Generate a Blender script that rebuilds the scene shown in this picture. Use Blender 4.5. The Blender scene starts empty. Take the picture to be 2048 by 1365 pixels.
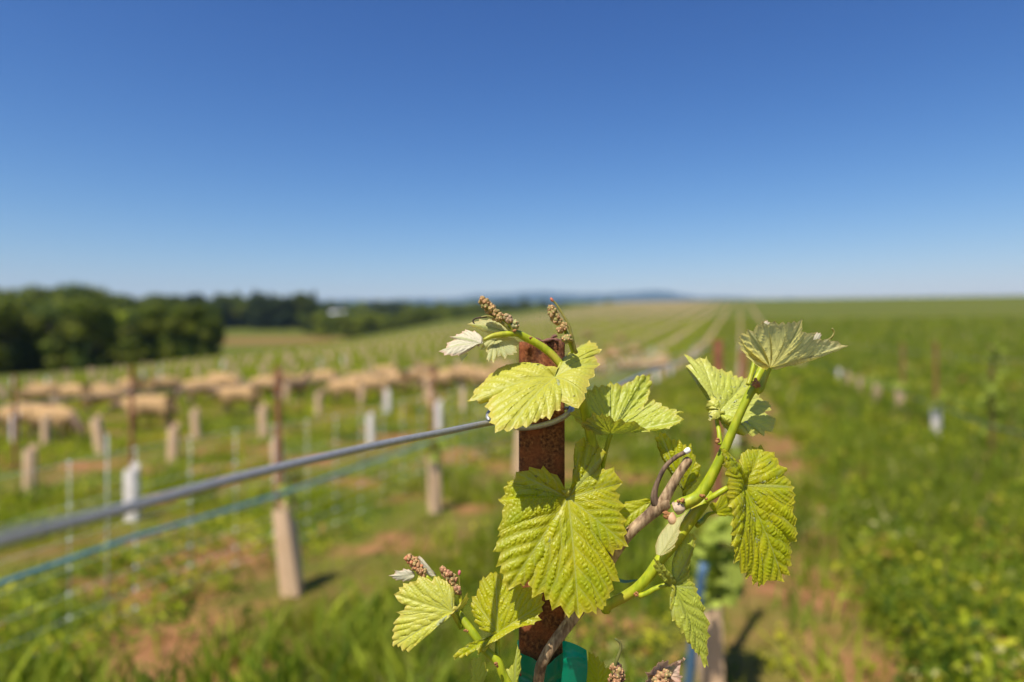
import bpy, math, random
import numpy as np
from mathutils import Vector, Matrix
random.seed(7); RNG = np.random.default_rng(7)
SC = bpy.context.scene; COL = SC.collection
R = math.radians
# ------------------------------------------------------------------ camera, world, sun, exposure
F = 1365.33; CX, CY = 1024.0, 682.5; EYE = 1.30
cam_d = bpy.data.cameras.new('camera'); cam = bpy.data.objects.new('camera', cam_d); COL.objects.link(cam)
cam.location = (0, 0, EYE); cam.rotation_euler = (R(90), 0, 0)
cam_d.lens = 24; cam_d.sensor_width = 36; cam_d.clip_start = 0.02; cam_d.clip_end = 40000
cam_d.dof.use_dof = True; cam_d.dof.focus_distance = 0.50; cam_d.dof.aperture_fstop = 2.6
cam_d.dof.aperture_blades = 9
SC.camera = cam
SUN_EL, SUN_AZ = R(60), R(212)
w = bpy.data.worlds.new('World'); SC.world = w; w.use_nodes = True
nt = w.node_tree; nt.nodes.clear()
sky = nt.nodes.new('ShaderNodeTexSky'); sky.sky_type = 'NISHITA'; sky.sun_disc = False
sky.sun_elevation = SUN_EL; sky.sun_rotation = SUN_AZ; sky.altitude = 300; sky.air_density = 1.15; sky.dust_density = 0.7; sky.ozone_density = 3.2
bg = nt.nodes.new('ShaderNodeBackground'); bg.inputs['Strength'].default_value = 0.07
wo = nt.nodes.new('ShaderNodeOutputWorld')
hs = nt.nodes.new('ShaderNodeHueSaturation'); hs.inputs['Saturation'].default_value = 1.04; hs.inputs['Hue'].default_value = 0.510; gm = nt.nodes.new('ShaderNodeGamma'); gm.inputs['Gamma'].default_value = 1.28; nt.links.new(sky.outputs[0], gm.inputs[0]); nt.links.new(gm.outputs[0], hs.inputs['Color']); sp_ = nt.nodes.new('ShaderNodeSeparateColor'); cb_ = nt.nodes.new('ShaderNodeCombineColor'); nt.links.new(hs.outputs[0], sp_.inputs[0])
for _k, (_a, _g) in enumerate(((1.60, 1.86), (.967, 1.37), (.83, 1.09))):      # deepen the zenith, channel by channel
    _m = [nt.nodes.new('ShaderNodeMath') for _ in range(3)]; _m[0].operation = 'MULTIPLY'; _m[1].operation = 'POWER'; _m[2].operation = 'MULTIPLY'
    _m[0].inputs[1].default_value = .0937; _m[1].inputs[1].default_value = _g; _m[2].inputs[1].default_value = _a/.0937
    nt.links.new(sp_.outputs[_k], _m[0].inputs[0]); nt.links.new(_m[0].outputs[0], _m[1].inputs[0]); nt.links.new(_m[1].outputs[0], _m[2].inputs[0]); nt.links.new(_m[2].outputs[0], cb_.inputs[_k])
nt.links.new(cb_.outputs[0], bg.inputs['Color']); nt.links.new(bg.outputs[0], wo.inputs['Surface'])
S = Vector((math.sin(SUN_AZ)*math.cos(SUN_EL), math.cos(SUN_AZ)*math.cos(SUN_EL), math.sin(SUN_EL)))
sd = bpy.data.lights.new('sun', 'SUN'); sd.energy = 5.0; sd.angle = R(0.53); sd.color = (1.0, 0.955, 0.88)
so = bpy.data.objects.new('sun', sd); COL.objects.link(so); so.rotation_euler = (-S).to_track_quat('-Z', 'Y').to_euler()
SC.view_settings.view_transform = 'Standard'; SC.view_settings.look = 'None'; SC.view_settings.exposure = 0.42; SC.view_settings.gamma = 1
try:
    SC.cycles.max_bounces = 8; SC.cycles.transparent_max_bounces = 8; SC.cycles.volume_bounces = 0
    SC.cycles.use_denoising = True; SC.cycles.sample_clamp_indirect = 4
except Exception: pass

def P(px, py, d):
    """a point of the place, d metres in front of the lens"""
    return np.array([(px-CX)/F*d, d, EYE-(py-CY)/F*d])

# ------------------------------------------------------------------ helpers
def links(nt, a, b): nt.links.new(a, b)
def new_mat(name):
    m = bpy.data.materials.new(name); m.use_nodes = True; nt = m.node_tree; nt.nodes.clear()
    out = nt.nodes.new('ShaderNodeOutputMaterial'); return m, nt, out
def nd(nt, t, **kw):
    n = nt.nodes.new(t)
    for k, v in kw.items():
        if k in n.inputs: n.inputs[k].default_value = v
        else: setattr(n, k, v)
    return n
def mixc(nt, fac, a, b, mode='MIX'):
    n = nt.nodes.new('ShaderNodeMix'); n.data_type = 'RGBA'; n.blend_type = mode
    for i, v in ((0, fac), (6, a), (7, b)):
        if hasattr(v, 'is_linked') or hasattr(v, 'links'): nt.links.new(v, n.inputs[i])
        else: n.inputs[i].default_value = v if i == 0 else (*v, 1)
    return n.outputs[2]
def ramp(nt, fac, stops):
    n = nt.nodes.new('ShaderNodeValToRGB'); nt.links.new(fac, n.inputs[0]); e = n.color_ramp.elements
    while len(e) > 1: e.remove(e[-1])
    e[0].position = stops[0][0]; c = stops[0][1]; e[0].color = (*c, 1) if isinstance(c, tuple) else (c, c, c, 1)
    for p, c in stops[1:]:
        x = e.new(p); x.color = (*c, 1) if isinstance(c, tuple) else (c, c, c, 1)
    return n.outputs[0]
def noise(nt, scale, detail=4, vec=None, rough=.55):
    n = nd(nt, 'ShaderNodeTexNoise', Scale=scale, Detail=detail, Roughness=rough)
    if vec is not None: nt.links.new(vec, n.inputs['Vector'])
    return n.outputs['Fac']
def coords(nt): return nt.nodes.new('ShaderNodeTexCoord').outputs['Object']
def bump(nt, h, strength, dist):
    b = nd(nt, 'ShaderNodeBump', Strength=strength, Distance=dist); nt.links.new(h, b.inputs['Height']); return b.outputs[0]
def attr(nt, name): 
    n = nt.nodes.new('ShaderNodeAttribute'); n.attribute_name = name; return n
def math_(nt, op, a, b=None, c=None):
    n = nt.nodes.new('ShaderNodeMath'); n.operation = op
    for i, v in enumerate((a, b, c)):
        if v is None: continue
        if hasattr(v, 'links'): nt.links.new(v, n.inputs[i])
        else: n.inputs[i].default_value = v
    return n.outputs[0]
def simple(name, c1, c2, scale=20, rough=.6, bstr=.3, bdist=.001, metallic=0, detail=5, spec=.5):
    m, nt, out = new_mat(name); p = nd(nt, 'ShaderNodeBsdfPrincipled', Roughness=rough, Metallic=metallic)
    p.inputs['Specular IOR Level'].default_value = spec
    n = noise(nt, scale, detail, coords(nt)); c = mixc(nt, ramp(nt, n, [(.3, 0.), (.7, 1.)]), c1, c2)
    nt.links.new(c, p.inputs['Base Color'])
    if bstr: nt.links.new(bump(nt, n, bstr, bdist), p.inputs['Normal'])
    nt.links.new(p.outputs[0], out.inputs[0]); return m

def mesh_np(name, V, quads=None, tris=None, mats=(), smooth=True, attrs=None):
    V = np.asarray(V, dtype=np.float32); me = bpy.data.meshes.new(name)
    q = np.zeros((0, 4), int) if quads is None or len(quads) == 0 else np.asarray(quads, int)
    t = np.zeros((0, 3), int) if tris is None or len(tris) == 0 else np.asarray(tris, int)
    me.vertices.add(len(V)); me.vertices.foreach_set('co', V.ravel())
    li = np.concatenate([q.ravel(), t.ravel()]).astype(np.int32); me.loops.add(len(li)); me.loops.foreach_set('vertex_index', li)
    st = np.concatenate([np.arange(len(q))*4, len(q)*4+np.arange(len(t))*3]).astype(np.int32)
    me.polygons.add(len(st)); me.polygons.foreach_set('loop_start', st)
    me.polygons.foreach_set('use_smooth', np.full(len(st), smooth)); me.update(calc_edges=True)
    for m in mats: me.materials.append(m)
    for k, a in (attrs or {}).items():
        a = np.asarray(a, dtype=np.float32)
        if a.ndim == 1: x = me.attributes.new(k, 'FLOAT', 'POINT'); x.data.foreach_set('value', a)
        else:
            x = me.attributes.new(k, 'FLOAT_COLOR', 'POINT'); x.data.foreach_set('color', np.concatenate([a, np.ones((len(a), 1), np.float32)], 1).ravel())
    me.validate(); return me
LOC = {}
def wl(o):
    return LOC.get(o.name, np.zeros(3)) if o is not None else np.zeros(3)
def empty(name, loc, label=None, cat=None, group=None, rz=0, sc=1):
    o = bpy.data.objects.new(name, None); COL.objects.link(o); o.empty_display_size = .05
    o.location = loc; o.rotation_euler = (0, 0, rz); o.scale = (sc, sc, sc); LOC[o.name] = np.array(loc, float); tag(o, label, cat, group); return o
def tag(o, label=None, cat=None, group=None, kind=None):
    if label: o['label'] = label
    if cat: o['category'] = cat
    if group: o['group'] = group
    if kind: o['kind'] = kind
    return o
def obj(name, me, parent=None, loc=None):
    o = bpy.data.objects.new(name, me); COL.objects.link(o)
    if parent is not None: o.parent = parent
    if loc is not None: o.location = loc; LOC[o.name] = np.array(loc, float)
    elif parent is not None: LOC[o.name] = wl(parent)
    return o
def wobj(name, V, quads, tris, mats, parent=None, smooth=True, attrs=None):
    """V in world coordinates; parent is an empty or part whose origin is known"""
    return obj(name, mesh_np(name, np.asarray(V)-wl(parent), quads, tris, mats, smooth, attrs), parent)
def spline(pts, n):
    """Catmull-Rom through rows of pts, n points per span"""
    p = np.asarray(pts, float); p = np.vstack([2*p[0]-p[1], p, 2*p[-1]-p[-2]]); o = []
    for i in range(1, len(p)-2):
        for t in np.linspace(0, 1, n, endpoint=False):
            a, b, c, d = p[i-1], p[i], p[i+1], p[i+2]
            o.append(.5*((2*b)+(c-a)*t+(2*a-5*b+4*c-d)*t*t+(3*b-3*c+d-a)*t**3))
    o.append(p[-2]); return np.array(o)
class MB:
    def __init__(s): s.V = []; s.Q = []; s.T = []; s.n = 0; s.A = []
    def add(s, V, Q=None, T=None, a=None):
        V = np.asarray(V, float)
        if Q is not None and len(Q): s.Q.append(np.asarray(Q)+s.n)
        if T is not None and len(T): s.T.append(np.asarray(T)+s.n)
        s.V.append(V); s.n += len(V); s.A.append(np.full((len(V), 3), 1.) if a is None else (np.tile(a, (len(V), 1)) if np.ndim(a) == 1 else np.asarray(a)))
    def tube(s, pts, rad, n=10, per=0, cap=True, ridge=0, flat=None):
        pts = np.asarray(pts, float); rad = np.asarray(rad if np.ndim(rad) else [rad]*len(pts), float)
        if per: 
            q = spline(np.hstack([pts, rad[:, None]]), per); pts, rad = q[:, :3], q[:, 3]
        t = np.gradient(pts, axis=0); t /= np.linalg.norm(t, axis=1)[:, None]+1e-12
        u = np.cross(t[0], [0, 0, 1.] if abs(t[0][2]) < .9 else [1., 0, 0]); u /= np.linalg.norm(u); V = []
        a = np.linspace(0, 2*np.pi, n, endpoint=False); rm = 1+ridge*np.cos(a*5)
        for i in range(len(pts)):
            u = u-t[i]*np.dot(u, t[i]); u /= np.linalg.norm(u); v = np.cross(t[i], u)
            V.append(pts[i]+rad[i]*rm[:, None]*(np.cos(a)[:, None]*u+np.sin(a)[:, None]*v))
        V = np.vstack(V); m = len(pts); Q = [(i*n+j, i*n+(j+1) % n, (i+1)*n+(j+1) % n, (i+1)*n+j) for i in range(m-1) for j in range(n)]; T = []
        if cap:
            V = np.vstack([V, pts[:1], pts[-1:]]); T = [(m*n, (j+1) % n, j) for j in range(n)]+[(m*n+1, (m-1)*n+j, (m-1)*n+(j+1) % n) for j in range(n)]
        s.add(V, Q, T)
    def box(s, c, sz, M=None, a=None):
        x, y, z = [v/2 for v in sz]; V = np.array([(i, j, k) for i in (-x, x) for j in (-y, y) for k in (-z, z)])
        if M is not None: V = V@np.array(M).T
        s.add(V+np.array(c), [(0, 1, 3, 2), (4, 6, 7, 5), (0, 4, 5, 1), (2, 3, 7, 6), (0, 2, 6, 4), (1, 5, 7, 3)], a=a)
    def ball(s, c, r, a=None, nu=8, nv=5):
        V = [(0, 0, 1)]+[(math.sin(math.pi*i/nv)*math.cos(2*math.pi*j/nu), math.sin(math.pi*i/nv)*math.sin(2*math.pi*j/nu), math.cos(math.pi*i/nv)) for i in range(1, nv) for j in range(nu)]+[(0, 0, -1)]
        T = [(0, 1+j, 1+(j+1) % nu) for j in range(nu)]; Q = [(1+i*nu+j, 1+(i+1)*nu+j, 1+(i+1)*nu+(j+1) % nu, 1+i*nu+(j+1) % nu) for i in range(nv-2) for j in range(nu)]
        l = len(V)-1; b = 1+(nv-2)*nu; T += [(l, b+(j+1) % nu, b+j) for j in range(nu)]
        s.add(np.array(V)*np.array(r)+np.array(c), Q, T, a=a)
    def mesh(s, name, mats, smooth=True, off=None, col=True):
        V = np.vstack(s.V)-(0 if off is None else off)
        return mesh_np(name, V, np.vstack(s.Q) if s.Q else None, np.vstack(s.T) if s.T else None, mats, smooth, {'tint': np.vstack(s.A)} if col else None)
    def build(s, name, mats, parent=None, smooth=True): return obj(name, s.mesh(name, mats, smooth, wl(parent)), parent)
def smooth01(x): x = np.clip(x, 0, 1); return x*x*(3-2*x)
def softplus(x, k): return np.logaddexp(0, np.asarray(x)/k)*k

# ------------------------------------------------------------------ the lie of the land
T_ = np.array([-2, -.75, -.64, -.49, -.28, -.09, .13, .33, .75, 2]); E_ = np.array([-.075, -.066, -.050, -.029, -.005, .031, .0565, .0605, .0668, .07])
D_ = np.array([28, 31, 38, 58, 100, 165, 240, 260, 260, 260])
def gnoise(x, y): return (np.sin(x*.9+1.3*np.sin(y*.5))*np.cos(y*.8+.7)+.5*np.sin(x*2.3+y*1.7))
def ground_z(x, y):
    x = np.asarray(x, float); y = np.asarray(y, float); r = np.hypot(x, y)
    az = np.clip(np.arctan2(x, y), -1.05, 1.05); t = np.tan(az); d = r*np.cos(az)
    E = np.interp(t, T_, E_); dc = np.interp(t, T_, D_); zc = EYE+E*dc
    u = d/dc; g = softplus(u-.13, .035)/.87; g = np.where(u > 1, 1+.5*(1-np.exp(-(u-1)*2)), g)
    zf = zc*g
    zv = -3+softplus(.058*(d-150)+3, .8); zv = np.minimum(zv, 26+np.maximum(d-650, 0)*.0006)
    k = smooth01((d-dc*1.0)/70); z = zf*(1-k)+zv*k
    return z+.018*gnoise(x, y)*smooth01(r/3)
def gz(x, y): return float(ground_z(x, y))
RD = np.array([.3170, .9484])            # direction of the vine rows
def rowpt(p, s): return p*RD[1]+s*RD[0], -p*RD[0]+s*RD[1]
RS = 2.2

# ------------------------------------------------------------------ materials of the ground and its growth
def ground_material():
    m, nt, out = new_mat('ground'); p = nd(nt, 'ShaderNodeBsdfPrincipled', Roughness=.95); p.inputs['Specular IOR Level'].default_value = .1
    co = coords(nt); sep = nt.nodes.new('ShaderNodeSeparateXYZ'); links(nt, co, sep.inputs[0])
    pp = math_(nt, 'SUBTRACT', math_(nt, 'MULTIPLY', sep.outputs[0], float(RD[1])), math_(nt, 'MULTIPLY', sep.outputs[1], float(RD[0])))
    ph = math_(nt, 'DIVIDE', math_(nt, 'SUBTRACT', pp, .22), RS); fr = math_(nt, 'ABSOLUTE', math_(nt, 'SUBTRACT', ph, math_(nt, 'ROUND', ph)))   # 0 on a row, .5 between
    strip = ramp(nt, fr, [(.08, 1.), (.26, 0.)])
    n1 = noise(nt, 1.3, 5, co); n2 = noise(nt, .35, 4, co); n3 = noise(nt, 9, 5, co); n4 = noise(nt, .02, 4, co)
    grass = mixc(nt, ramp(nt, n1, [(.35, 0.), (.65, 1.)]), (.060, .088, .008), (.125, .145, .012))
    grass = mixc(nt, ramp(nt, n2, [(.4, 0.), (.7, .5)]), grass, (.115, .13, .022))
    grass = mixc(nt, ramp(nt, n4, [(.4, 0.), (.7, .5)]), grass, (.075, .11, .02))
    soil = mixc(nt, ramp(nt, n3, [(.3, 0.), (.7, 1.)]), (.20, .080, .032), (.40, .185, .085))
    far = ramp(nt, math_(nt, 'DIVIDE', sep.outputs[1], 300.), [(.03, 1.), (.07, .5), (.16, .22), (.9, .15)])
    f = math_(nt, 'MULTIPLY', math_(nt, 'MULTIPLY', strip, ramp(nt, n1, [(.33, 1.), (.62, .15)])), far)
    f = math_(nt, 'MULTIPLY', f, ramp(nt, math_(nt, 'DIVIDE', math_(nt, 'ADD', pp, 6), 10.), [(.40, .45), (.50, 1.)]))
    f = math_(nt, 'MAXIMUM', f, math_(nt, 'MULTIPLY', ramp(nt, noise(nt, .9, 4, co), [(.50, 0.), (.60, .9)]), far))
    vd = nt.nodes.new('ShaderNodeVectorMath'); vd.operation = 'DISTANCE'; mp = nt.nodes.new('ShaderNodeMapping'); mp.inputs['Scale'].default_value = (1, 1.5, 0); links(nt, co, mp.inputs[0]); links(nt, mp.outputs[0], vd.inputs[0]); vd.inputs[1].default_value = (-68, 262, 0)
    pl = ramp(nt, math_(nt, 'DIVIDE', math_(nt, 'ADD', vd.outputs['Value'], math_(nt, 'MULTIPLY', n2, 14)), 60.), [(.45, .85), (.75, 0.)]); f = math_(nt, 'MAXIMUM', f, math_(nt, 'MULTIPLY', pl, .6))
    c = mixc(nt, f, grass, soil); links(nt, c, p.inputs['Base Color'])
    links(nt, bump(nt, n3, .6, .03), p.inputs['Normal']); links(nt, p.outputs[0], out.inputs[0]); return m
def blade_material(name='grass', k=1.0, trans=.35):
    m, nt, out = new_mat(name); a = attr(nt, 'tint').outputs['Color']
    p = nd(nt, 'ShaderNodeBsdfPrincipled', Roughness=.6); p.inputs['Specular IOR Level'].default_value = .12
    t = nt.nodes.new('ShaderNodeBsdfTranslucent'); mx = nd(nt, 'ShaderNodeMixShader', Fac=trans)
    links(nt, a, p.inputs['Base Color']); links(nt, mixc(nt, 1., a, (1.3*k, 1.45*k, .5*k), 'MULTIPLY'), t.inputs[0])
    links(nt, p.outputs[0], mx.inputs[1]); links(nt, t.outputs[0], mx.inputs[2]); links(nt, mx.outputs[0], out.inputs[0]); return m
def tint_material(name, rough=.8, spec=.2, nscale=30, bs=.4, bd=.01):
    m, nt, out = new_mat(name); a = attr(nt, 'tint').outputs['Color']; p = nd(nt, 'ShaderNodeBsdfPrincipled', Roughness=rough)
    p.inputs['Specular IOR Level'].default_value = spec; n = noise(nt, nscale, 5, coords(nt))
    links(nt, mixc(nt, 1., a, ramp(nt, n, [(.25, .7), (.75, 1.2)]), 'MULTIPLY'), p.inputs['Base Color'])
    links(nt, bump(nt, n, bs, bd), p.inputs['Normal']); links(nt, p.outputs[0], out.inputs[0]); return m
M_GROUND = ground_material(); M_GRASS = blade_material('grass'); M_FOL = blade_material('foliage', .9, .25)

# ground sheet: one sheet to the horizon
rr = np.concatenate([[.0], np.geomspace(.6, 420, 250), np.geomspace(440, 9500, 50)])
aa = np.radians(np.concatenate([np.linspace(-46, 46, 300), np.linspace(48, 312, 110)])); na = len(aa)
GX = np.outer(rr, np.sin(aa)); GY = np.outer(rr, np.cos(aa)); GV = np.stack([GX, GY, ground_z(GX, GY)], -1).reshape(-1, 3)
gi, gj = np.meshgrid(np.arange(len(rr)-1), np.arange(na), indexing='ij'); gi = gi.ravel(); gj = gj.ravel(); g2 = (gj+1) % na
GQ = np.stack([gi*na+gj, (gi+1)*na+gj, (gi+1)*na+g2, gi*na+g2], 1)[:, ::-1]
g = obj('ground', mesh_np('ground', GV, GQ, None, [M_GROUND])); tag(g, kind='structure')

# far blue hills
def far_hills():
    D = 6500.; prof = [(-400, 605), (0, 600), (450, 603), (500, 599), (700, 600), (900, 597), (960, 592), (1050, 585), (1120, 584), (1200, 590), (1265, 585), (1310, 583), (1350, 587), (1400, 593), (1480, 597), (1560, 599), (1700, 600), (2400, 604)]
    px = np.linspace(-400, 2400, 260); py = np.interp(px, *zip(*prof))+1.2*np.sin(px*.051)+.8*np.sin(px*.13+1)
    X = (px-CX)/F*D; H = EYE+(CY-py)/F*D; V = []; n = len(px)
    prof2 = [(-2200, 0.02), (-1500, .35), (-800, .72), (-300, .93), (0, 1), (500, .8), (1500, 0.02)]
    for dy, k in prof2:
        V.append(np.stack([X, np.full(n, D+dy)+60*np.sin(X*.004), 15+(H-15)*k+(12*np.sin(X*.006+dy) if k > .1 else 0)*(k < 1)], 1))
    m = len(prof2); Q = [(i*n+j, i*n+j+1, (i+1)*n+j+1, (i+1)*n+j) for i in range(m-1) for j in range(n-1)]
    o = obj('hills', mesh_np('hills', np.vstack(V), Q, None, [simple('wooded_hill', (.03, .05, .025), (.05, .075, .03), .01, 1, 0, spec=0)])); tag(o, kind='structure')
far_hills()

# ------------------------------------------------------------------ grass
def blades(name, pts, h, wd, col, lean=.55, kind='stuff'):
    n = len(pts); a = RNG.uniform(0, 2*np.pi, n); b = RNG.uniform(0, 2*np.pi, n); le = RNG.uniform(.1, lean, n)*h
    base = np.stack([pts[:, 0], pts[:, 1], ground_z(pts[:, 0], pts[:, 1])-.01], 1)
    s = np.stack([np.cos(a), np.sin(a), 0*a], 1)*wd[:, None]/2; l = np.stack([np.cos(b)*le, np.sin(b)*le, 0*b], 1); up = np.array([0, 0, 1.])
    V = np.stack([base-s, base+s, base-s*.85+l*.35+up*h[:, None]*.55, base+s*.85+l*.35+up*h[:, None]*.55, base+l+up*h[:, None]*(1-.15*le/h)[:, None]], 1).reshape(-1, 3)
    i = np.arange(n)*5; Q = np.stack([i, i+1, i+3, i+2], 1); T = np.stack([i+2, i+3, i+4], 1)
    C = np.repeat(col, 5, 0)
    return tag(obj(name, mesh_np(name, V, Q, T, [M_GRASS], False, {'tint': C})), 'uneven green grass and weeds growing between the vine rows', 'grass', kind=kind)
def field_noise(x, y, s, seed=0):
    return .5+.25*(np.sin(x*s+seed+1.7*np.sin(y*s*.6+seed))+np.sin(y*s*1.3+2*seed+1.3*np.sin(x*s*.8)))
def make_grass():
    n = 410000
    d = np.exp(RNG.uniform(math.log(1.9), math.log(85), n)); t = RNG.uniform(-1.25, 1.25, n); x, y = t*d, d
    p = x*RD[1]-y*RD[0]; ps = p-.22; fr = np.abs(ps/RS-np.round(ps/RS)); onrow = np.clip((.27-fr)/.12, 0, 1)
    patch = field_noise(x, y, 1.1, .4)*.55+field_noise(x, y, 3.1, 2.)*.45
    crest = np.interp(t, T_, D_)
    big = field_noise(x, y, .8, 3.3)*.5+field_noise(x, y, 2.3, .9)*.5; bare = onrow*smooth01((big-np.where(p < -1, .50, .47))/.15)*np.where(p > 1.2, .45, 1.)
    bare = np.maximum(bare, smooth01((np.where(p > .9, .38, .49)-patch)/.08)*np.where(p > .9, .55, .95)*smooth01((14-d)/6))
    bare = np.maximum(bare, .97*smooth01((.42-np.abs(p-.30))/.12)*smooth01((4.7-d)/1.3))
    keep = (RNG.random(n) > bare*.985) & (d < crest*.98)
    x, y, d, p, patch = x[keep], y[keep], d[keep], p[keep], patch[keep]; n = len(x)
    tall = smooth01((p-.3)/1.0); short = smooth01((-2.5-p)/.5)
    h = (.10+.09*tall-.05*short)*RNG.lognormal(0, .38, n)*(.25+1.5*patch)*(1-.55*np.exp(-((p-.25)/.5)**2))
    wd = np.maximum(.0045, .0016*d)*RNG.uniform(.7, 1.6, n); h = np.maximum(h, wd*1.6)
    g1 = np.array([.205, .225, .010]); g2 = np.array([.42, .41, .022]); g3 = np.array([.10, .155, .014]); dry = np.array([.42, .33, .15])
    k = RNG.random(n)[:, None]; pa = np.clip(patch*1.7-.35, 0, 1)[:, None]; c = g1*(1-k)+g2*k; c = c*(1-.7*pa)+g3*.7*pa
    lit = (short*.45)[:, None]; c = c*(1-lit)+np.array([.42, .45, .012])*lit
    dm = (RNG.random(n) < .07+.06*(1-tall))[:, None]; c = c*(1-.28*tall[:, None]*np.array([.45, .25, -.8])); c = np.where(dm, dry*(.6+.6*k), c)
    blades('grass', np.stack([x, y], 1), h, wd, c)
    # broad weed leaves and wheat-like tufts close to the lens
    m = 1000; d = np.exp(RNG.uniform(math.log(2.0), math.log(12), m)); t = RNG.uniform(-.9, .9, m); cx, cy = t*d, d; p = cx*RD[1]-cy*RD[0]
    pt = field_noise(cx, cy, 1.1, .4)*.55+field_noise(cx, cy, 3.1, 2.)*.45; ok = ((p > -2.5) | (RNG.random(m) < .25)) & ((np.abs(p-.15) > .5) | (RNG.random(m) < .3)) & ((p > .8) | (pt > .52)); cx, cy, p = cx[ok], cy[ok], p[ok]; m = len(cx); per = 26
    X = np.repeat(cx, per)+RNG.normal(0, .09, m*per); Y = np.repeat(cy, per)+RNG.normal(0, .09, m*per); n = m*per
    hh = np.repeat(RNG.uniform(.10, .34, m), per)*RNG.uniform(.5, 1.1, n); cc = np.repeat(RNG.random(m), per)[:, None]
    C = (np.array([.07, .13, .012])*(1-cc)+np.array([.34, .37, .03])*cc)*RNG.uniform(.7, 1.3, n)[:, None]
    blades('weeds', np.stack([X, Y], 1), hh, RNG.uniform(.008, .022, n), C, .9)
make_grass()
def make_cover():
    m = 15000; d = np.exp(RNG.uniform(math.log(1.9), math.log(26), m)); t = RNG.uniform(-.95, .95, m); cx, cy = t*d, d; p = cx*RD[1]-cy*RD[0]
    big = field_noise(cx, cy, .8, 3.3)*.5+field_noise(cx, cy, 2.3, .9)*.5; ps = p-.22; fr = np.abs(ps/RS-np.round(ps/RS))
    ok = (RNG.random(m) < np.where(p > .6, .95, .25)) & ~((fr < .2) & (big > .28) & (p < 1.2) & (RNG.random(m) < .93)); cx, cy, p = cx[ok], cy[ok], p[ok]; m = len(cx); per = 22; n = m*per
    sg = np.repeat(RNG.uniform(.03, .10, m), per)*np.repeat(np.maximum(1, cy/7), per); hh = np.repeat(RNG.uniform(.05, .27, m)*np.where(p > .6, 1.15, .55), per)
    X = np.repeat(cx, per)+RNG.normal(0, 1, n)*sg; Y = np.repeat(cy, per)+RNG.normal(0, 1, n)*sg; Z = ground_z(X, Y)+hh*RNG.uniform(.1, 1, n)
    c = np.stack([X, Y, Z], 1); a = RNG.normal(size=(n, 3)); a[:, 2] *= .6; a /= np.linalg.norm(a, axis=1)[:, None]; b = np.cross(a, RNG.normal(size=(n, 3))); b /= np.linalg.norm(b, axis=1)[:, None]
    L_ = (RNG.uniform(.010, .030, n)*np.repeat(np.maximum(1, cy/6), per))[:, None]; W_ = L_*RNG.uniform(.25, .55, (n, 1))
    V = np.stack([c-a*L_, c+b*W_, c+a*L_, c-b*W_], 1).reshape(-1, 3); Q = np.arange(n*4).reshape(-1, 4)
    pal = np.array([[.12, .17, .012], [.30, .33, .018], [.46, .43, .03], [.06, .11, .012], [.40, .23, .06], [.20, .25, .02], [.52, .47, .18]]); k = RNG.choice(7, m, p=[.26, .24, .12, .18, .05, .12, .03])
    C = np.repeat(pal[k], per, 0)*RNG.uniform(.7, 1.35, (n, 1)); tag(obj('ground_cover', mesh_np('ground_cover', V, Q, None, [M_GRASS], False, {'tint': np.repeat(C, 4, 0)})), 'low leafy weeds and clover mixed into the grass', 'weeds', kind='stuff')
make_cover()

# ------------------------------------------------------------------ woods beyond the vineyard
M_BARK = simple('bark', (.09, .07, .05), (.17, .14, .10), 3, .9)
def tree_proto(h, rx, rnd, cols, conifer=False):
    mb = MB(); rad = h*.022+.05
    tr = MB(); tr.tube([(0, 0, -.5), (.02*h, 0, h*.25), (-.01*h, .01*h, h*.55), (0, 0, h*.8)], [rad*1.3, rad, rad*.7, rad*.25], 8, 3)
    for k in range(6):
        a = k*1.05+rnd.random(); z = h*(.25+.08*k); tr.tube([(0, 0, z), (math.cos(a)*rx*.3, math.sin(a)*rx*.3, z+h*.07), (math.cos(a)*rx*.62, math.sin(a)*rx*.62, z+h*.14)], [rad*.5, rad*.35, rad*.1], 6, 2)
    V = []; C = []
    nb = 20 if not conifer else 20
    for k in range(nb):
        if conifer: z = h*(.15+.8*k/nb); q = rx*(1-.9*(k/nb)); a = rnd.random()*6.28; c = (math.cos(a)*q*.25, math.sin(a)*q*.25, z); r = (q*.8, q*.8, h*.075)
        else:
            a = rnd.random()*6.28; q = rx*rnd.uniform(.15, .68); zz = rnd.uniform(.10, .84); c = (math.cos(a)*q, math.sin(a)*q, h*zz); s = rx*rnd.uniform(.26, .46); r = (s, s, s*.8)
        n = 170; g = RNG.normal(size=(n, 3)); g /= np.linalg.norm(g, axis=1)[:, None]; pts = np.array(c)+g*np.array(r)*RNG.uniform(.6, 1.12, n)[:, None]
        sh = rnd.uniform(.65, 1.35); base = np.array(cols[k % len(cols)])*sh
        u = RNG.normal(size=(n, 3)); u /= np.linalg.norm(u, axis=1)[:, None]; v = np.cross(u, g); v /= np.linalg.norm(v, axis=1)[:, None]+1e-9; s = (h*.030*RNG.uniform(.6, 1.4, n))[:, None]
        V.append(np.stack([pts-u*s, pts+v*s*.7, pts+u*s, pts-v*s*.7], 1).reshape(-1, 3)); C.append(np.repeat(base*RNG.uniform(.7, 1.3, (n, 1)), 4, 0))
    V = np.vstack(V); n = len(V)//4; Q = np.arange(n*4).reshape(-1, 4)
    crown = mesh_np('crown', V, Q, None, [M_FOL], False, {'tint': np.vstack(C)}); return crown, tr.mesh('trunk', [M_BARK])
rnd = random.Random(3)
GC = [(.10, .125, .012), (.15, .165, .016), (.055, .080, .012)]; LC = [(.20, .23, .018), (.13, .17, .015), (.24, .26, .025)]; DC = [(.030, .046, .014), (.048, .066, .016)]
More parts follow.
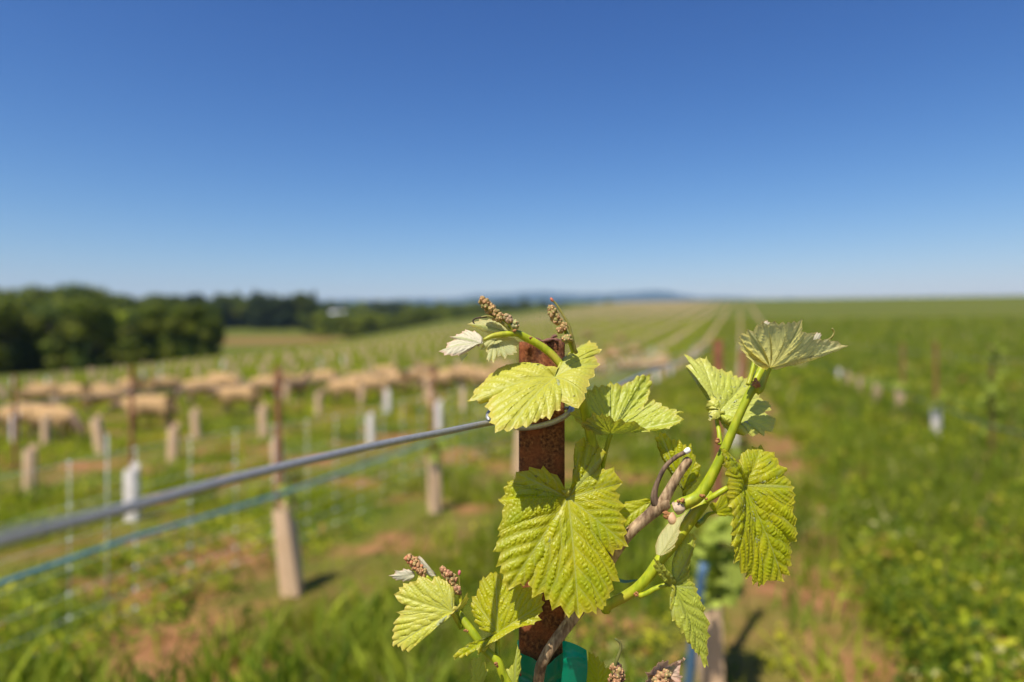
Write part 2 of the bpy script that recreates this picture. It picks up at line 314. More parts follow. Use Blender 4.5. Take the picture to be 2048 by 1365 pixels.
PROTO = {'broad': [tree_proto(12, 5.2, rnd, GC) for _ in range(3)], 'light': [tree_proto(12, 5.6, rnd, LC) for _ in range(3)], 'dark': [tree_proto(12, 3.4, rnd, DC, True), tree_proto(12, 4.6, rnd, DC)]}
ORD = ['first', 'second', 'third', 'fourth', 'fifth', 'sixth', 'seventh', 'eighth', 'ninth', 'tenth', 'eleventh', 'twelfth', 'thirteenth', 'fourteenth', 'fifteenth', 'sixteenth', 'seventeenth', 'eighteenth', 'nineteenth']
TENS = {2: 'twenty', 3: 'thirty', 4: 'forty', 5: 'fifty', 6: 'sixty', 7: 'seventy', 8: 'eighty', 9: 'ninety', 10: 'hundred'}
def ordw(i):
    if i < 19: return ORD[i]
    i += 1; t, u = divmod(i, 10)
    return (TENS[t][:-1]+'ieth' if t < 10 else 'hundredth') if u == 0 else f'{TENS[t] if t < 10 else "hundred"}-{ORD[u-1]}'
def plant_layer(lst, kindname, where, group):
    lst = sorted(lst, key=lambda a: a[0]/a[1])
    for i, (x, y, h, kind) in enumerate(lst):
        cr, tk = rnd.choice(PROTO[kind]); s = h/12*rnd.uniform(.94, 1.06); z = gz(x, y)-.2
        o = empty('conifer_tree' if kind == 'dark' else 'broadleaf_tree', (x, y, z), f'{kindname[kind]} tree {where}, {ordw(i)} along that line', 'tree', group, rnd.random()*6.28, s)
        for nm, me in (('crown', cr), ('trunk', tk)):
            c = bpy.data.objects.new(nm, me); COL.objects.link(c); c.parent = o
KN = {'broad': 'mid green broadleaf', 'light': 'pale green bushy', 'dark': 'dark green narrow'}
def L(n, x0, x1, d0, d1, h0, h1, kinds):
    o = []
    for i in range(n):
        px = x0+(x1-x0)*(i+rnd.uniform(.1, .9))/n; d = rnd.uniform(d0, d1); o.append(((px-CX)/F*d, d, rnd.uniform(h0, h1)*(1-.28*float(smooth01((px-180)/230)) if x0 < 0 else 1), rnd.choice(kinds)))
    return o
plant_layer(L(30, -330, 440, 64, 82, 6.6, 8.2, ['broad', 'broad', 'light']), KN, 'in the wood nearest the vineyard', 'trees of the near wood')
plant_layer(L(32, -330, 420, 88, 118, 9.5, 11.5, ['broad', 'broad', 'light']), KN, 'standing behind the front trees of the wood', 'trees of the wood behind')
plant_layer(L(34, -300, 400, 140, 185, 13, 15.5, ['broad', 'broad', 'light']), KN, 'on the skyline of the near wood', 'skyline trees of the wood')
plant_layer(L(44, 300, 632, 236, 280, 12.0, 14.2, ['dark', 'dark', 'dark', 'broad']), KN, 'behind the small ploughed field', 'trees behind the ploughed field')
plant_layer(L(34, 615, 860, 185, 232, 5.6, 7.4, ['light', 'broad']), KN, 'in the bushy copse below the white barn', 'trees of the copse')
plant_layer(L(28, 800, 1040, 250, 300, 6.5, 8.5, ['light', 'broad', 'broad']), KN, 'between the copse and the far belt', 'trees between the copse and the belt')
plant_layer(L(60, 560, 1190, 420, 500, 9, 12, ['broad', 'light', 'dark']), KN, 'in the long belt below the blue hills', 'trees of the long belt')
plant_layer(L(50, 440, 1230, 600, 660, 10, 13, ['dark', 'broad', 'dark']), KN, 'at the back of the long belt', 'trees at the back of the belt')

# white barn among the trees
def barn():
    d = 285.; x = (676-CX)/F*d; z0 = EYE-(631-CY)/F*d; g0 = gz(x, d); o = empty('barn', (x, d, g0), 'small white barn with a grey gable roof among the distant trees', 'barn')
    W, Dp, H, RH = 5.6, 5, z0-g0+.6, .9; wm = simple('white_board', (.7, .7, .68), (.8, .8, .78), 2, .7); rm = simple('roof_sheet', (.62, .62, .62), (.72, .72, .72), 2, .5); dm = simple('barn_timber', (.3, .15, .1), (.35, .2, .12), 3, .8)
    mb = MB(); mb.box((0, 0, H/2), (W, Dp, H)); mb.add([(-W/2, -Dp/2, H), (-W/2, Dp/2, H), (-W/2, 0, H+RH), (W/2, -Dp/2, H), (W/2, Dp/2, H), (W/2, 0, H+RH)], None, [(0, 1, 2), (3, 5, 4)])
    obj('wall', mb.mesh('wall', [wm], False), o)
    mb = MB()
    for s in (-1, 1):
        a = np.array([(-W/2-.4, s*(Dp/2+.4), H-.12), (W/2+.4, s*(Dp/2+.4), H-.12), (W/2+.4, 0, H+RH+.1), (-W/2-.4, 0, H+RH+.1)]); mb.add(np.vstack([a, a+(0, 0, .12)]), [(0, 1, 2, 3), (4, 5, 6, 7), (0, 1, 5, 4), (0, 3, 7, 4), (1, 2, 6, 5)])
    obj('roof', mb.mesh('roof', [rm], False), o)
    mb = MB(); mb.box((-1.4, -Dp/2-.04, H-1.1), (1.3, .08, 1.9)); obj('door', mb.mesh('door', [dm], False), o)
    for wx in (.6, 1.9): mb = MB(); mb.box((wx, -Dp/2-.04, H-.9), (.8, .08, .8)); obj('window', mb.mesh('window', [simple('barn_glass', (.05, .06, .08), (.08, .09, .1), 2, .2, 0)], False), o)
barn()

# ------------------------------------------------------------------ sheep
M_WOOL = tint_material('fleece', .95, .05, 14, .8, .03)
def sheep_mesh(pose):
    # x forward; joints: (position, radius)
    J = {'rump': ((-.42, 0, .56), .19), 'loin': ((-.20, 0, .58), .235), 'mid': ((.05, 0, .565), .25), 'chest': ((.30, 0, .55), .22), 'sh': ((.44, 0, .60), .15)}
    if pose == 'graze': J.update(neck=((.58, 0, .47), .10), poll=((.70, 0, .30), .075), muz=((.80, 0, .13), .042))
    elif pose == 'stand': J.update(neck=((.57, 0, .78), .10), poll=((.66, 0, .90), .08), muz=((.83, 0, .82), .045))
    else: J.update(neck=((.60, 0, .62), .10), poll=((.74, 0, .58), .08), muz=((.88, 0, .47), .045))
    px, py, pz = J['poll'][0]
    E = [('loin', 'rump'), ('loin', 'mid'), ('mid', 'chest'), ('chest', 'sh'), ('sh', 'neck'), ('neck', 'poll'), ('poll', 'muz')]
    J['tail'] = ((-.60, 0, .50), .035); J['tail2'] = ((-.63, 0, .36), .03); E += [('rump', 'tail'), ('tail', 'tail2')]
    for s, k in ((1, 'l'), (-1, 'r')):
        J['hip'+k] = ((-.40, s*.12, .47), .11); J['hock'+k] = ((-.47, s*.13, .24), .042); J['kn'+k] = ((-.34, s*.125, .33), .06); J['hf'+k] = ((-.43, s*.13, .02), .032)
        E += [('rump', 'hip'+k), ('hip'+k, 'kn'+k), ('kn'+k, 'hock'+k), ('hock'+k, 'hf'+k)]
        J['fs'+k] = ((.32, s*.11, .42), .09); J['fk'+k] = ((.33, s*.115, .24), .04); J['ff'+k] = ((.32+.05*s, s*.115, .02), .03); E += [('chest', 'fs'+k), ('fs'+k, 'fk'+k), ('fk'+k, 'ff'+k)]
        J['ea'+k] = ((px-.02, s*.08, pz+.04), .03); J['et'+k] = ((px-.06, s*.17, pz+.03), .018); E += [('poll', 'ea'+k), ('ea'+k, 'et'+k)]
    names = list(J); me = bpy.data.meshes.new('sk'); me.from_pydata([J[n][0] for n in names], [(names.index(a), names.index(b)) for a, b in E], [])
    o = bpy.data.objects.new('sk', me); COL.objects.link(o); md = o.modifiers.new('s', 'SKIN'); 
    sv = me.skin_vertices[0].data if me.skin_vertices else None
    if sv is None: o.data.skin_vertices_add() if hasattr(o.data, 'skin_vertices_add') else None; sv = me.skin_vertices[0].data
    for i, n in enumerate(names): sv[i].radius = (J[n][1], J[n][1])
    sv[names.index('loin')].use_root = True
    ss = o.modifiers.new('b', 'SUBSURF'); ss.levels = 2; ss.render_levels = 2
    dg = bpy.context.evaluated_depsgraph_get(); me2 = bpy.data.meshes.new_from_object(o.evaluated_get(dg)); bpy.data.objects.remove(o)
    n = len(me2.vertices); V = np.zeros(n*3, np.float32); me2.vertices.foreach_get('co', V); V = V.reshape(-1, 3); N = np.zeros(n*3, np.float32); me2.vertices.foreach_get('normal', N); N = N.reshape(-1, 3)
    headx = px-.10; wool = smooth01((V[:, 2]-.27)/.1)*np.where(V[:, 0] < .52, 1, 0)
    if pose == 'graze': wool = wool*smooth01((V[:, 2]-.33)/.08)
    V += N*(wool*(.018+.014*np.sin(V[:, 0]*47+3*np.sin(V[:, 2]*41))*np.cos(V[:, 1]*43+V[:, 2]*31)))[:, None]
    me2.vertices.foreach_set('co', V.ravel()); a = me2.attributes.new('tint', 'FLOAT_COLOR', 'POINT')
    c = np.where(wool[:, None] > .3, np.array([.47, .295, .135]), np.array([.24, .16, .10])); c = c*np.clip(1.05-.25*(np.sin(V[:, 0]*9)*np.sin(V[:, 2]*13))[:, None]*.5, .6, 1.2)
    a.data.foreach_set('color', np.concatenate([c, np.ones((n, 1))], 1).astype(np.float32).ravel()); me2.materials.clear(); me2.materials.append(M_WOOL)
    me2.polygons.foreach_set('use_smooth', np.ones(len(me2.polygons), bool)); me2.name = 'body'; return me2, (px, pz)
M_EYE = simple('sheep_eye', (.01, .008, .006), (.02, .015, .01), 50, .2, 0)
def eye_mesh(p): mb = MB(); [mb.ball((p[0]+.05, s*.062, p[1]-.0), .012) for s in (1, -1)]; return mb.mesh('eyes', [M_EYE])
SHEEP = {k: sheep_mesh(k) for k in ('graze', 'stand', 'walk')}; EYES = {k: eye_mesh(v[1]) for k, v in SHEEP.items()}
POSE = {'graze': 'grazing head down', 'stand': 'standing head up', 'walk': 'walking with its head level'}
flock = [  # px, distance, heading degrees (0 = towards the picture's right), pose
 (52, 10.6, 185, 'graze'), (108, 10.1, 8, 'graze'), (298, 11.1, 172, 'walk'), (478, 13.3, 186, 'walk'), (586, 15.5, 80, 'stand'),
 (692, 14.6, 175, 'graze'), (742, 15.4, 8, 'walk'), (792, 17, 160, 'graze'), (872, 17.3, 185, 'graze'), (948, 18.5, 200, 'graze'), (1012, 18, 170, 'graze'),
 (196, 17.5, 30, 'graze'), (88, 18.5, 15, 'walk'), (436, 20, 170, 'graze'), (772, 20, 185, 'graze'), (850, 21, 20, 'graze'),
 (70, 17.2, 20, 'graze'), (150, 16.5, 190, 'graze'), (210, 15, 10, 'walk'), (262, 18, 170, 'graze'), (330, 17, 30, 'graze'), (404, 15.2, 200, 'graze'), (452, 17.8, 10, 'graze'), (530, 16.2, 160, 'graze'), (560, 19.5, 20, 'graze'), (650, 18.2, 190, 'graze'), (720, 17.4, 160, 'graze'), (830, 18.4, 20, 'walk'), (902, 17.9, 190, 'graze'), (925, 21, 10, 'graze'), (975, 17, 30, 'graze'), (1000, 23, 190, 'graze'), (1290, 24, 20, 'graze'), (1322, 28, 190, 'graze'), (1222, 38, 10, 'graze'),
 (1190, 27, 200, 'graze'), (1226, 32, 20, 'walk'), (1250, 24, 12, 'graze'), (1318, 25, 175, 'graze'), (1160, 35, 10, 'graze'), (1268, 36, 30, 'graze'), (1240, 50, 20, 'graze'), (1186, 23, 160, 'graze'), (1152, 24.5, 20, 'walk'), (1176, 55, 30, 'graze')]
cnt = {}
for px, d, hd, pose in flock:
    d *= .94; x, y = (px-CX)/F*d, d; side = 'beyond the netting fence' if px < 1100 else 'up the rising rows past the post'
    kk = (pose, side); cnt[kk] = cnt.get(kk, -1)+1
    o = empty('sheep', (x, y, gz(x, y)-.01), f'tan sheep {POSE[pose]} {side}, {ordw(cnt[kk])} one', 'sheep', 'sheep grazing between the vine rows', R(hd+rnd.uniform(-22, 22)), rnd.uniform(.57, .68))
    for nm, me in (('body', SHEEP[pose][0]), ('eyes', EYES[pose])):
        c = bpy.data.objects.new(nm, me); COL.objects.link(c); c.parent = o

# ------------------------------------------------------------------ grow tubes, stakes, young vines
M_TUBE = simple('waxed_carton', (.58, .38, .21), (.70, .48, .29), 6, .55, .1, .004); M_TUBEW = simple('bleached_carton', (.70, .62, .54), (.78, .70, .62), 6, .5, .1, .004)
def rust_material(name='rust', sc=1.):
    m, nt, out = new_mat(name); co = coords(nt); p = nd(nt, 'ShaderNodeBsdfPrincipled', Roughness=.85); p.inputs['Specular IOR Level'].default_value = .25
    n1 = noise(nt, 420*sc, 6, co, .6); n2 = noise(nt, 60*sc, 5, co); n3 = noise(nt, 700*sc, 3, co)
    c = ramp(nt, n1, [(.34, (.035, .014, .008)), (.45, (.12, .042, .016)), (.54, (.21, .080, .028)), (.66, (.34, .15, .058)), (.80, (.48, .26, .13))])
    mpp = nt.nodes.new('ShaderNodeMapping'); mpp.inputs['Scale'].default_value = (1, 1, .12); links(nt, co, mpp.inputs[0]); n4 = noise(nt, 150*sc, 5, mpp.outputs[0])
    c = mixc(nt, ramp(nt, n4, [(.45, .0), (.62, .6)]), c, (.075, .030, .016)); c = mixc(nt, ramp(nt, n2, [(.45, .0), (.60, .6)]), c, (.30, .085, .028)); c = mixc(nt, ramp(nt, n3, [(.60, 0.), (.68, .8)]), c, (.012, .007, .006))
    links(nt, c, p.inputs['Base Color']); links(nt, bump(nt, math_(nt, 'ADD', n1, math_(nt, 'MULTIPLY', n3, .5)), .5, .0008), p.inputs['Normal']); links(nt, p.outputs[0], out.inputs[0]); return m
M_RUST = rust_material(); M_RUST2 = simple('rust_far', (.13, .05, .02), (.30, .11, .045), 25, .9, .3, .002)
def carton(h, w=.095):
    """square waxed carton sleeve with an open top"""
    mb = MB(); r = w/2; t = .004; n = 12
    def ring(z, k): 
        pts = []
        for i in range(n):
            a = 2*math.pi*(i+.5)/n; c, s = math.cos(a), math.sin(a); q = k/(abs(c)**4+abs(s)**4)**.25; pts.append((c*q, s*q, z))
        return pts
    V = ring(-.03, r)+ring(h*.5, r*1.03)+ring(h, r*.98)+ring(h, r*.98-t)+ring(h*.3, r-t); Q = [(a*n+i, a*n+(i+1) % n, (a+1)*n+(i+1) % n, (a+1)*n+i) for a in range(4) for i in range(n)]
    mb.add(V, Q); fl = MB(); fl.box((0, r*.98+.004, h+.018), (w*.7, .003, .045)); return mb, fl
TM = {}
for k, (h, mt) in {'tan': (.385, M_TUBE), 'white': (.385, M_TUBEW)}.items():
    a, b = carton(h); TM[k] = (a.mesh('sleeve', [mt], False), b.mesh('top_flap', [mt], False))
def place_tube(x, y, kind, label, lean=(0, 0), sc=1., parts=True, rz=.3, group='carton grow tubes around the young vines'):
    z = gz(x, y)
    if parts:
        o = empty('grow_tube', (x, y, z), label, 'grow tube', group, rz, sc); o.rotation_euler = (lean[0], lean[1], rz)
        for nm, me in zip(('sleeve', 'top_flap'), TM[kind]): c = bpy.data.objects.new(nm, me); COL.objects.link(c); c.parent = o
    else:
        o = bpy.data.objects.new('grow_tube', TM[kind][0]); COL.objects.link(o); o.location = (x, y, z); o.scale = (sc,)*3; o.rotation_euler = (lean[0], lean[1], rz); tag(o, label, 'grow tube', group)
near_tubes = [(585, 1185, 'tan', -.10, 1.15), (870, 1030, 'tan', -.02, 1.05), (265, 1040, 'white', -.02, .95), (60, 980, 'tan', 0, 1.0), (345, 926, 'tan', .03, 1.), (203, 903, 'tan', -.16, 1.1), (393, 876, 'tan', -.07, 1.), (528, 880, 'tan', -.05, 1.1), (560, 968, 'tan', -.08, 1.1), (742, 893, 'white', -.03, .95), (637, 832, 'tan', 0, 1.), (775, 835, 'white', 0, 1.), (878, 868, 'white', 0, 1.), (1036, 950, 'tan', .06, 1.05),
 (92, 878, 'tan', 0, 1.), (30, 866, 'white', 0, 1.), (722, 815, 'tan', .05, 1.), (926, 828, 'tan', 0, 1.), (862, 826, 'tan', 0, 1.), (1466, 905, 'white', 0, 1.1), (1872, 888, 'white', 0, 1.12), (1798, 850, 'tan', .03, 1.1), (1752, 826, 'tan', .05, 1.1), (1720, 806, 'tan', 0, 1.1), (1696, 792, 'tan', .02, 1.1), (1678, 781, 'white', 0, 1.1), (1422, 1400, 'tan', -.02, .93)]
where = ['leaning at the weedy tuft in front of the fence', 'standing alone by the hose in the grass', 'bleached, just behind the thick wire', 'low by the net, by the brown strip', 'by the net, upright before the sheep', 'long and leaning between two sheep', 'behind the brown strip', 'below the flock, leaning', 'beside the nearest rusted stake', 'small and pale before the fence posts', 'short in bright grass below the flock', 'pale, short, below the grazing group', 'pale, behind the hose', 'half hidden behind the rusty post', 'below the nearest sheep', 'paler, by the nearest sheep', 'tilted in the sunny grass', 'below the crowd of sheep', 'at the foot of the distant stake', 'whitish, behind the vine shoot', 'closest of the line in tall green grass', 'next behind the closest one in the tall grass', 'third back in the tall grass line', 'fourth back in the tall grass line', 'fifth back in the tall grass line', 'sixth back in the tall grass line', 'beside the blue pipe, under the neighbouring vine']
for (px, py, kd, ln, sc), wh in zip(near_tubes, where):
    d = EYE*F/(py-CY); place_tube((px-CX)/F*d, d, kd, f'{"beige" if kd == "tan" else "off-white"} carton grow tube {wh}', (0, ln), sc, True, rnd.uniform(-.5, .5) if ln == 0 else 0)
cand = []
for k in range(-16, 2):
    p = k*RS; s = 4+rnd.random()
    while s < 230:
        s += 1.8; x, y = rowpt(p+rnd.uniform(-.04, .04), s)
        if y < 13 or abs(x/y) > .78 or y > np.interp(x/y, T_, D_)*.99: continue
        if k == 1 and y < 24: continue
        cand.append((y, x, k))
cand.sort(); NI = 190; rowc = {}
RN = {1: 'in tall grass beyond the white carton', 0: "in the rusty post's own row", -1: 'along the hose row'}
for y, x, k in cand[:NI]:
    rowc[k] = rowc.get(k, -1)+1; nm = RN.get(k, f'in the {ordw(-k-2)} row behind the net')
    kd = rnd.choice(['tan']*7+['white']); place_tube(x, y, kd, f'{"beige" if kd == "tan" else "off-white"} grow tube {nm}, {ordw(rowc[k])} going uphill', (rnd.uniform(-.05, .05), rnd.uniform(-.08, .08)), rnd.uniform(.9, 1.1), False, rnd.random())
mb = MB()
for y, x, k in cand[NI:]: mb.box((x, y, gz(x, y)+.18), (.1, .1, .4))
tag(obj('distant_grow_tubes', mb.mesh('distant_grow_tubes', [M_TUBE], False)), 'rows of tiny beige grow tubes running up the far slope', 'grow tubes', kind='stuff')

# young vine leaves: small lobed leaf meshes merged as one foliage part
def leaf_card(mb, c, s, col):
    n = 9; a = np.linspace(-2.6, 2.6, n); r = s*np.array([.55, .8, .62, .95, 1.1, .95, .62, .8, .55]); q = RNG.normal(size=3); q /= np.linalg.norm(q); u = np.cross(q, [0.3, .2, 1]); u /= np.linalg.norm(u); v = np.cross(q, u)
    V = np.vstack([[c], c+r[:, None]*(np.cos(a)[:, None]*u+np.sin(a)[:, None]*v)+(.15*s*np.sin(a*3))[:, None]*q]); mb.add(V, None, [(0, i+1, i+2) for i in range(n-1)], a=col)
M_YSTEM = simple('young_stem', (.10, .12, .03), (.2, .2, .05), 60, .6)
def young_vine(x, y, z0, h, n, spread, label, s=.045, lean=0):
    g0 = gz(x, y); o = empty('young_vine', (x, y, g0), label, 'vine', 'young grapevines growing out of their tubes'); st = MB(); st.tube([(x, y, g0), (x+lean*.3, y, g0+h*.5), (x+lean, y, g0+h)], [.006, .005, .003], 6, 3); st.build('stem', [M_YSTEM], o)
    f = MB()
    for i in range(n):
        z = g0+z0+(h-z0)*RNG.random(); c = np.array([x+lean*(z-g0)/h+RNG.normal(0, spread), y+RNG.normal(0, spread), z]); leaf_card(f, c, s*RNG.uniform(.6, 1.2), np.array([.34, .40, .06])*RNG.uniform(.6, 1.2))
    f.build('foliage', [M_FOL], o, False)
def stake(x, y, h, label, w=.035, lean=0):
    g0 = gz(x, y); o = empty('steel_stake', (x, y, g0), label, 'stake', 'rusted steel stakes in the vine rows'); mb = MB(); t = .003
    M = np.array([[RD[1], RD[0], 0], [-RD[0], RD[1], 0], [0, 0, 1]])
    for c, sz in (((0, 0, h/2-.2), (w, t, h+.4)), ((-w/2+t/2, .010, h/2-.2), (t, .017, h+.398)), ((w/2-t/2, .010, h/2-.2), (t, .017, h+.398))): mb.box(M@np.array(c)+np.array([x, y, g0]), sz, M)
    mb.build('channel', [M_RUST2], o, False)
    cl = MB(); cl.tube([(x-.03, y-.02, g0+h*.82), (x+.02, y-.02, g0+h*.83), (x+.03, y+.01, g0+h*.825)], .003, 6, 3); cl.build('wire_clip', [simple('clip', (.3, .3, .3), (.4, .4, .4), 50, .4, 0, metallic=1)], o)
def atp(px, d): return (px-CX)/F*d, d
for px, d, h, lb in [(555, 4.7, 1.13, 'rusted steel stake beside the leaning beige tube'), (262, 6.3, 1.08, 'thin rusted stake in front of the second sheep'), (866, 6.9, 1.06, 'thin rusted stake in front of the crowded sheep'), (1436, 2.62, 1.30, 'rusted stake closest behind the shoot with the folded leaf'), (1486, 4.0, 1.24, 'rusted stake second behind the vine shoot'), (1872, 8.7, 1.24, 'rusted stake rising behind the closest tube in tall grass'), (1984, 6.9, 1.24, 'stake wrapped by a climbing yellowish young vine'), (1806, 11.3, 1.2, 'faint rusted stake in the tall grass line'), (28, 7.2, 1.0, 'rusted stake by the nearest sheep'), (1040, 12, 1.1, 'far rusted stake close by the main post')]:
    x, y = atp(px, d); stake(x, y, h, lb)
for a in [(578, 3.55, .40, .58, 24, .035, 'young vine poking out of the leaning tube by the hose', .035), (872, 5.1, .38, .55, 22, .04, 'young vine on top of the lone beige tube', .04), (1440, 2.45, .36, .66, 60, .065, 'leafy young vine by the blue pipe behind the shoots', .06), (1984, 6.85, .35, 1.25, 60, .06, 'tall yellowish young vine climbing its stake', .055), (1874, 8.6, .40, .55, 24, .06, 'yellow green young vine above the closest tall grass tube', .05), (1800, 10.7, .4, .6, 18, .06, 'small young vine above the next tall grass tube', .06), (1486, 3.95, .3, .9, 30, .07, 'young vine hidden behind the right hanging leaf', .04), (1752, 12.6, .4, .62, 16, .07, 'small young vine over the third tall grass tube', .06)]:
    x, y = atp(a[0], a[1]); young_vine(x, y, *a[2:])

# blue pipe by the next vine
mb = MB(); mb.tube([P(1407, 1128, 2.3), P(1392, 1240, 2.32), P(1372, 1420, 2.34)], [.016, .017, .017], 12, 5); tag(mb.build('plastic_pipe', [simple('blue_plastic', (.05, .11, .17), (.07, .13, .20), 8, .4, .05)]), 'short blue plastic pipe standing beside the neighbouring grow tube', 'pipe')

# hoses and wires
M_HOSE = simple('teal_hose', (.05, .18, .24), (.07, .23, .30), 8, .35, .05); M_DARKHOSE = simple('dark_hose', (.02, .05, .045), (.03, .07, .06), 8, .45, .05); M_WIRE = simple('galvanised_wire', (.30, .295, .28), (.42, .41, .39), 400, .42, .25, .0003, .45)
def line(name, p, s0, s1, h, r, mat, label, cat, sag=.02, step=1.8):
    pts = []; s = s0
    while s < s1:
        x, y = rowpt(p, s); k = (s/step) % 1; pts.append((x, y, gz(x, y)+h-sag*math.sin(math.pi*k))); s += step/4
    mb = MB(); mb.tube(pts, r, 8, 1); tag(mb.build(name, [mat]), label, cat)
line('drip_hose', -2.2, .2, 45, .55, .0085, M_HOSE, 'teal drip hose strung low along the row before the net', 'hose')
line('drip_hose', 2.34, 1., 40, .46, .008, M_DARKHOSE, 'dark drip hose running through the tall green grass', 'hose')
line('trellis_wire', -2.2, .2, 45, 1.10, .002, M_WIRE, 'thin wire strung high above the teal drip hose', 'wire', .01)
line('trellis_wire', 2.34, 1, 40, 1.1, .002, M_WIRE, 'thin wire strung above the tall green grass', 'wire', .01)

# netting fence between the first row and the sheep
def fence():
    p0 = -2.66; x0, y0 = rowpt(p0, 3); o = empty('netting_fence', (x0, y0, gz(x0, y0)), 'whitish electric netting fence with knotted squares in front of the sheep', 'fence')
    mm = simple('net_cord', (.55, .58, .48), (.72, .74, .66), 60, .2, 0); mb = MB(); hs = [.06, .15, .25, .36, .48, .62, .80]
    for h in hs:
        pts = []
        for s in np.arange(.8, 30, .33):
            x, y = rowpt(p0, s); pts.append((x, y, gz(x, y)+h-.02*abs(math.sin(s*1.05))))
        mb.tube(pts, .0012, 5)
    for s in np.arange(.8, 26, .33):
        x, y = rowpt(p0, s); z = gz(x, y)-.02*abs(math.sin(s*1.05)); mb.tube([(x, y, z+.02), (x, y, z+.45), (x, y, z+.80)], .0015, 5)
        for h in hs: mb.ball((x, y, z+h), .0085, None, 6, 4)
    mb.build('net', [mm], o)
    for s in np.arange(2.3, 26, 6.6):
        x, y = rowpt(p0, s); q = MB(); q.tube([(x, y, gz(x, y)-.1), (x, y, gz(x, y)+.88)], .003, 8); q.build('post', [simple('net_post', (.40, .42, .36), (.5, .52, .46), 20, .4, 0)], o)
fence()

# ================================================================== the vine in front, built at its real size (leaves 5 to 11 cm)
def leaf_material(name, top, top2, under, edge, trans, tcol, gloss=.36, spec=.55):
    m, nt, out = new_mat(name); co = coords(nt); v = attr(nt, 'vein').outputs['Fac']; e = attr(nt, 'edge').outputs['Fac']; b = attr(nt, 'blister').outputs['Fac']
    n1 = noise(nt, 45, 4, co); n2 = noise(nt, 900, 4, co)
    c = mixc(nt, ramp(nt, n1, [(.3, 0.), (.7, 1.)]), top, top2); c = mixc(nt, math_(nt, 'MULTIPLY', b, .35), c, tuple(min(1, x*1.25) for x in top))
    c = mixc(nt, math_(nt, 'MULTIPLY', v, .5), c, (.56, .60, .20)); 
    spots = ramp(nt, noise(nt, 160, 2, co), [(.74, 0.), (.77, .8)]); c = mixc(nt, spots, c, (.16, .12, .03))
    u = mixc(nt, ramp(nt, n1, [(.3, 0.), (.7, 1.)]), under, tuple(x*.82 for x in under)); u = mixc(nt, math_(nt, 'MULTIPLY', v, .75), u, (under[0]*.55, under[1]*.66, under[2]*.35))
    geo = nt.nodes.new('ShaderNodeNewGeometry'); c = mixc(nt, geo.outputs['Backfacing'], c, u)
    c = mixc(nt, e, c, edge)
    p = nd(nt, 'ShaderNodeBsdfPrincipled', Roughness=gloss); p.inputs['Specular IOR Level'].default_value = spec
    links(nt, math_(nt, 'ADD', math_(nt, 'MULTIPLY', geo.outputs['Backfacing'], .4), gloss), p.inputs['Roughness'])
    t = nd(nt, 'ShaderNodeBsdfTranslucent'); mx = nd(nt, 'ShaderNodeMixShader', Fac=trans)
    tc = mixc(nt, math_(nt, 'MULTIPLY', v, .6), tcol, tuple(x*.35 for x in tcol)); tc = mixc(nt, math_(nt, 'MULTIPLY', e, .6), tc, edge); links(nt, tc, t.inputs[0]); links(nt, c, p.inputs['Base Color'])
    bb = bump(nt, n2, .35, .0003); links(nt, bb, p.inputs['Normal']); links(nt, p.outputs[0], mx.inputs[1]); links(nt, t.outputs[0], mx.inputs[2]); links(nt, mx.outputs[0], out.inputs[0]); return m
EDGE = (.62, .46, .05)
M_LEAF = leaf_material('vine_leaf', (.36, .42, .002), (.58, .52, .004), (.42, .46, .20), EDGE, .46, (.70, .68, .01), .40, .45)
M_LEAFY = leaf_material('vine_leaf_yellow', (.54, .55, .05), (.64, .60, .08), (.50, .54, .28), (.80, .55, .14), .44, (.74, .72, .06), .42, .45)
M_LEAFG = leaf_material('vine_leaf_green', (.46, .52, .05), (.56, .58, .08), (.36, .40, .12), EDGE, .44, (.62, .66, .03), .42, .45)
M_LEAFP = leaf_material('vine_leaf_downy', (.60, .64, .30), (.70, .70, .42), (.84, .80, .40), (.66, .40, .12), .58, (.98, .90, .26), .6, .25)
M_LEAFK = leaf_material('vine_leaf_pink', (.60, .58, .36), (.70, .66, .42), (.84, .76, .54), (.72, .26, .16), .35, (.70, .58, .34), .6, .25)
M_STEMG = None

def parse(s):
    o = []
    for w in s.split():
        kind = 't'; dz = 0.
        if '/' in w: w, z = w.split('/'); dz = float(z)
        while w[-1] in 'tnsv': kind = w[-1] if kind != 'v' else kind; w = w[:-1]
        x, y = w.split(','); o.append((float(x), float(y), kind, dz))
    return o
VROOT = np.array([.045, .562, 0.]); ANG = {}
def worley(u, v, cell, seed):
    gx, gy = np.floor(u/cell), np.floor(v/cell); f1 = np.full(u.shape, 9.); f2 = np.full(u.shape, 9.)
    for i in (-1, 0, 1):
        for j in (-1, 0, 1):
            cx, cy = gx+i, gy+j; h1 = np.sin(cx*127.1+cy*311.7+seed)*43758.5453; h2 = np.sin(cx*269.5+cy*183.3+seed)*43758.5453
            d = np.hypot((cx+.15+.7*(h1-np.floor(h1)))-u/cell, (cy+.15+.7*(h2-np.floor(h2)))-v/cell)
            m = d < f1; f2 = np.where(m, f1, np.minimum(f2, d)); f1 = np.where(m, d, f1)
    return f1, f2
def segd(pu, pv, a, b):
    d = b-a; L2 = d@d+1e-12; t = np.clip(((pu-a[0])*d[0]+(pv-a[1])*d[1])/L2, 0, 1); return np.hypot(pu-a[0]-t*d[0], pv-a[1]-t*d[1]), t
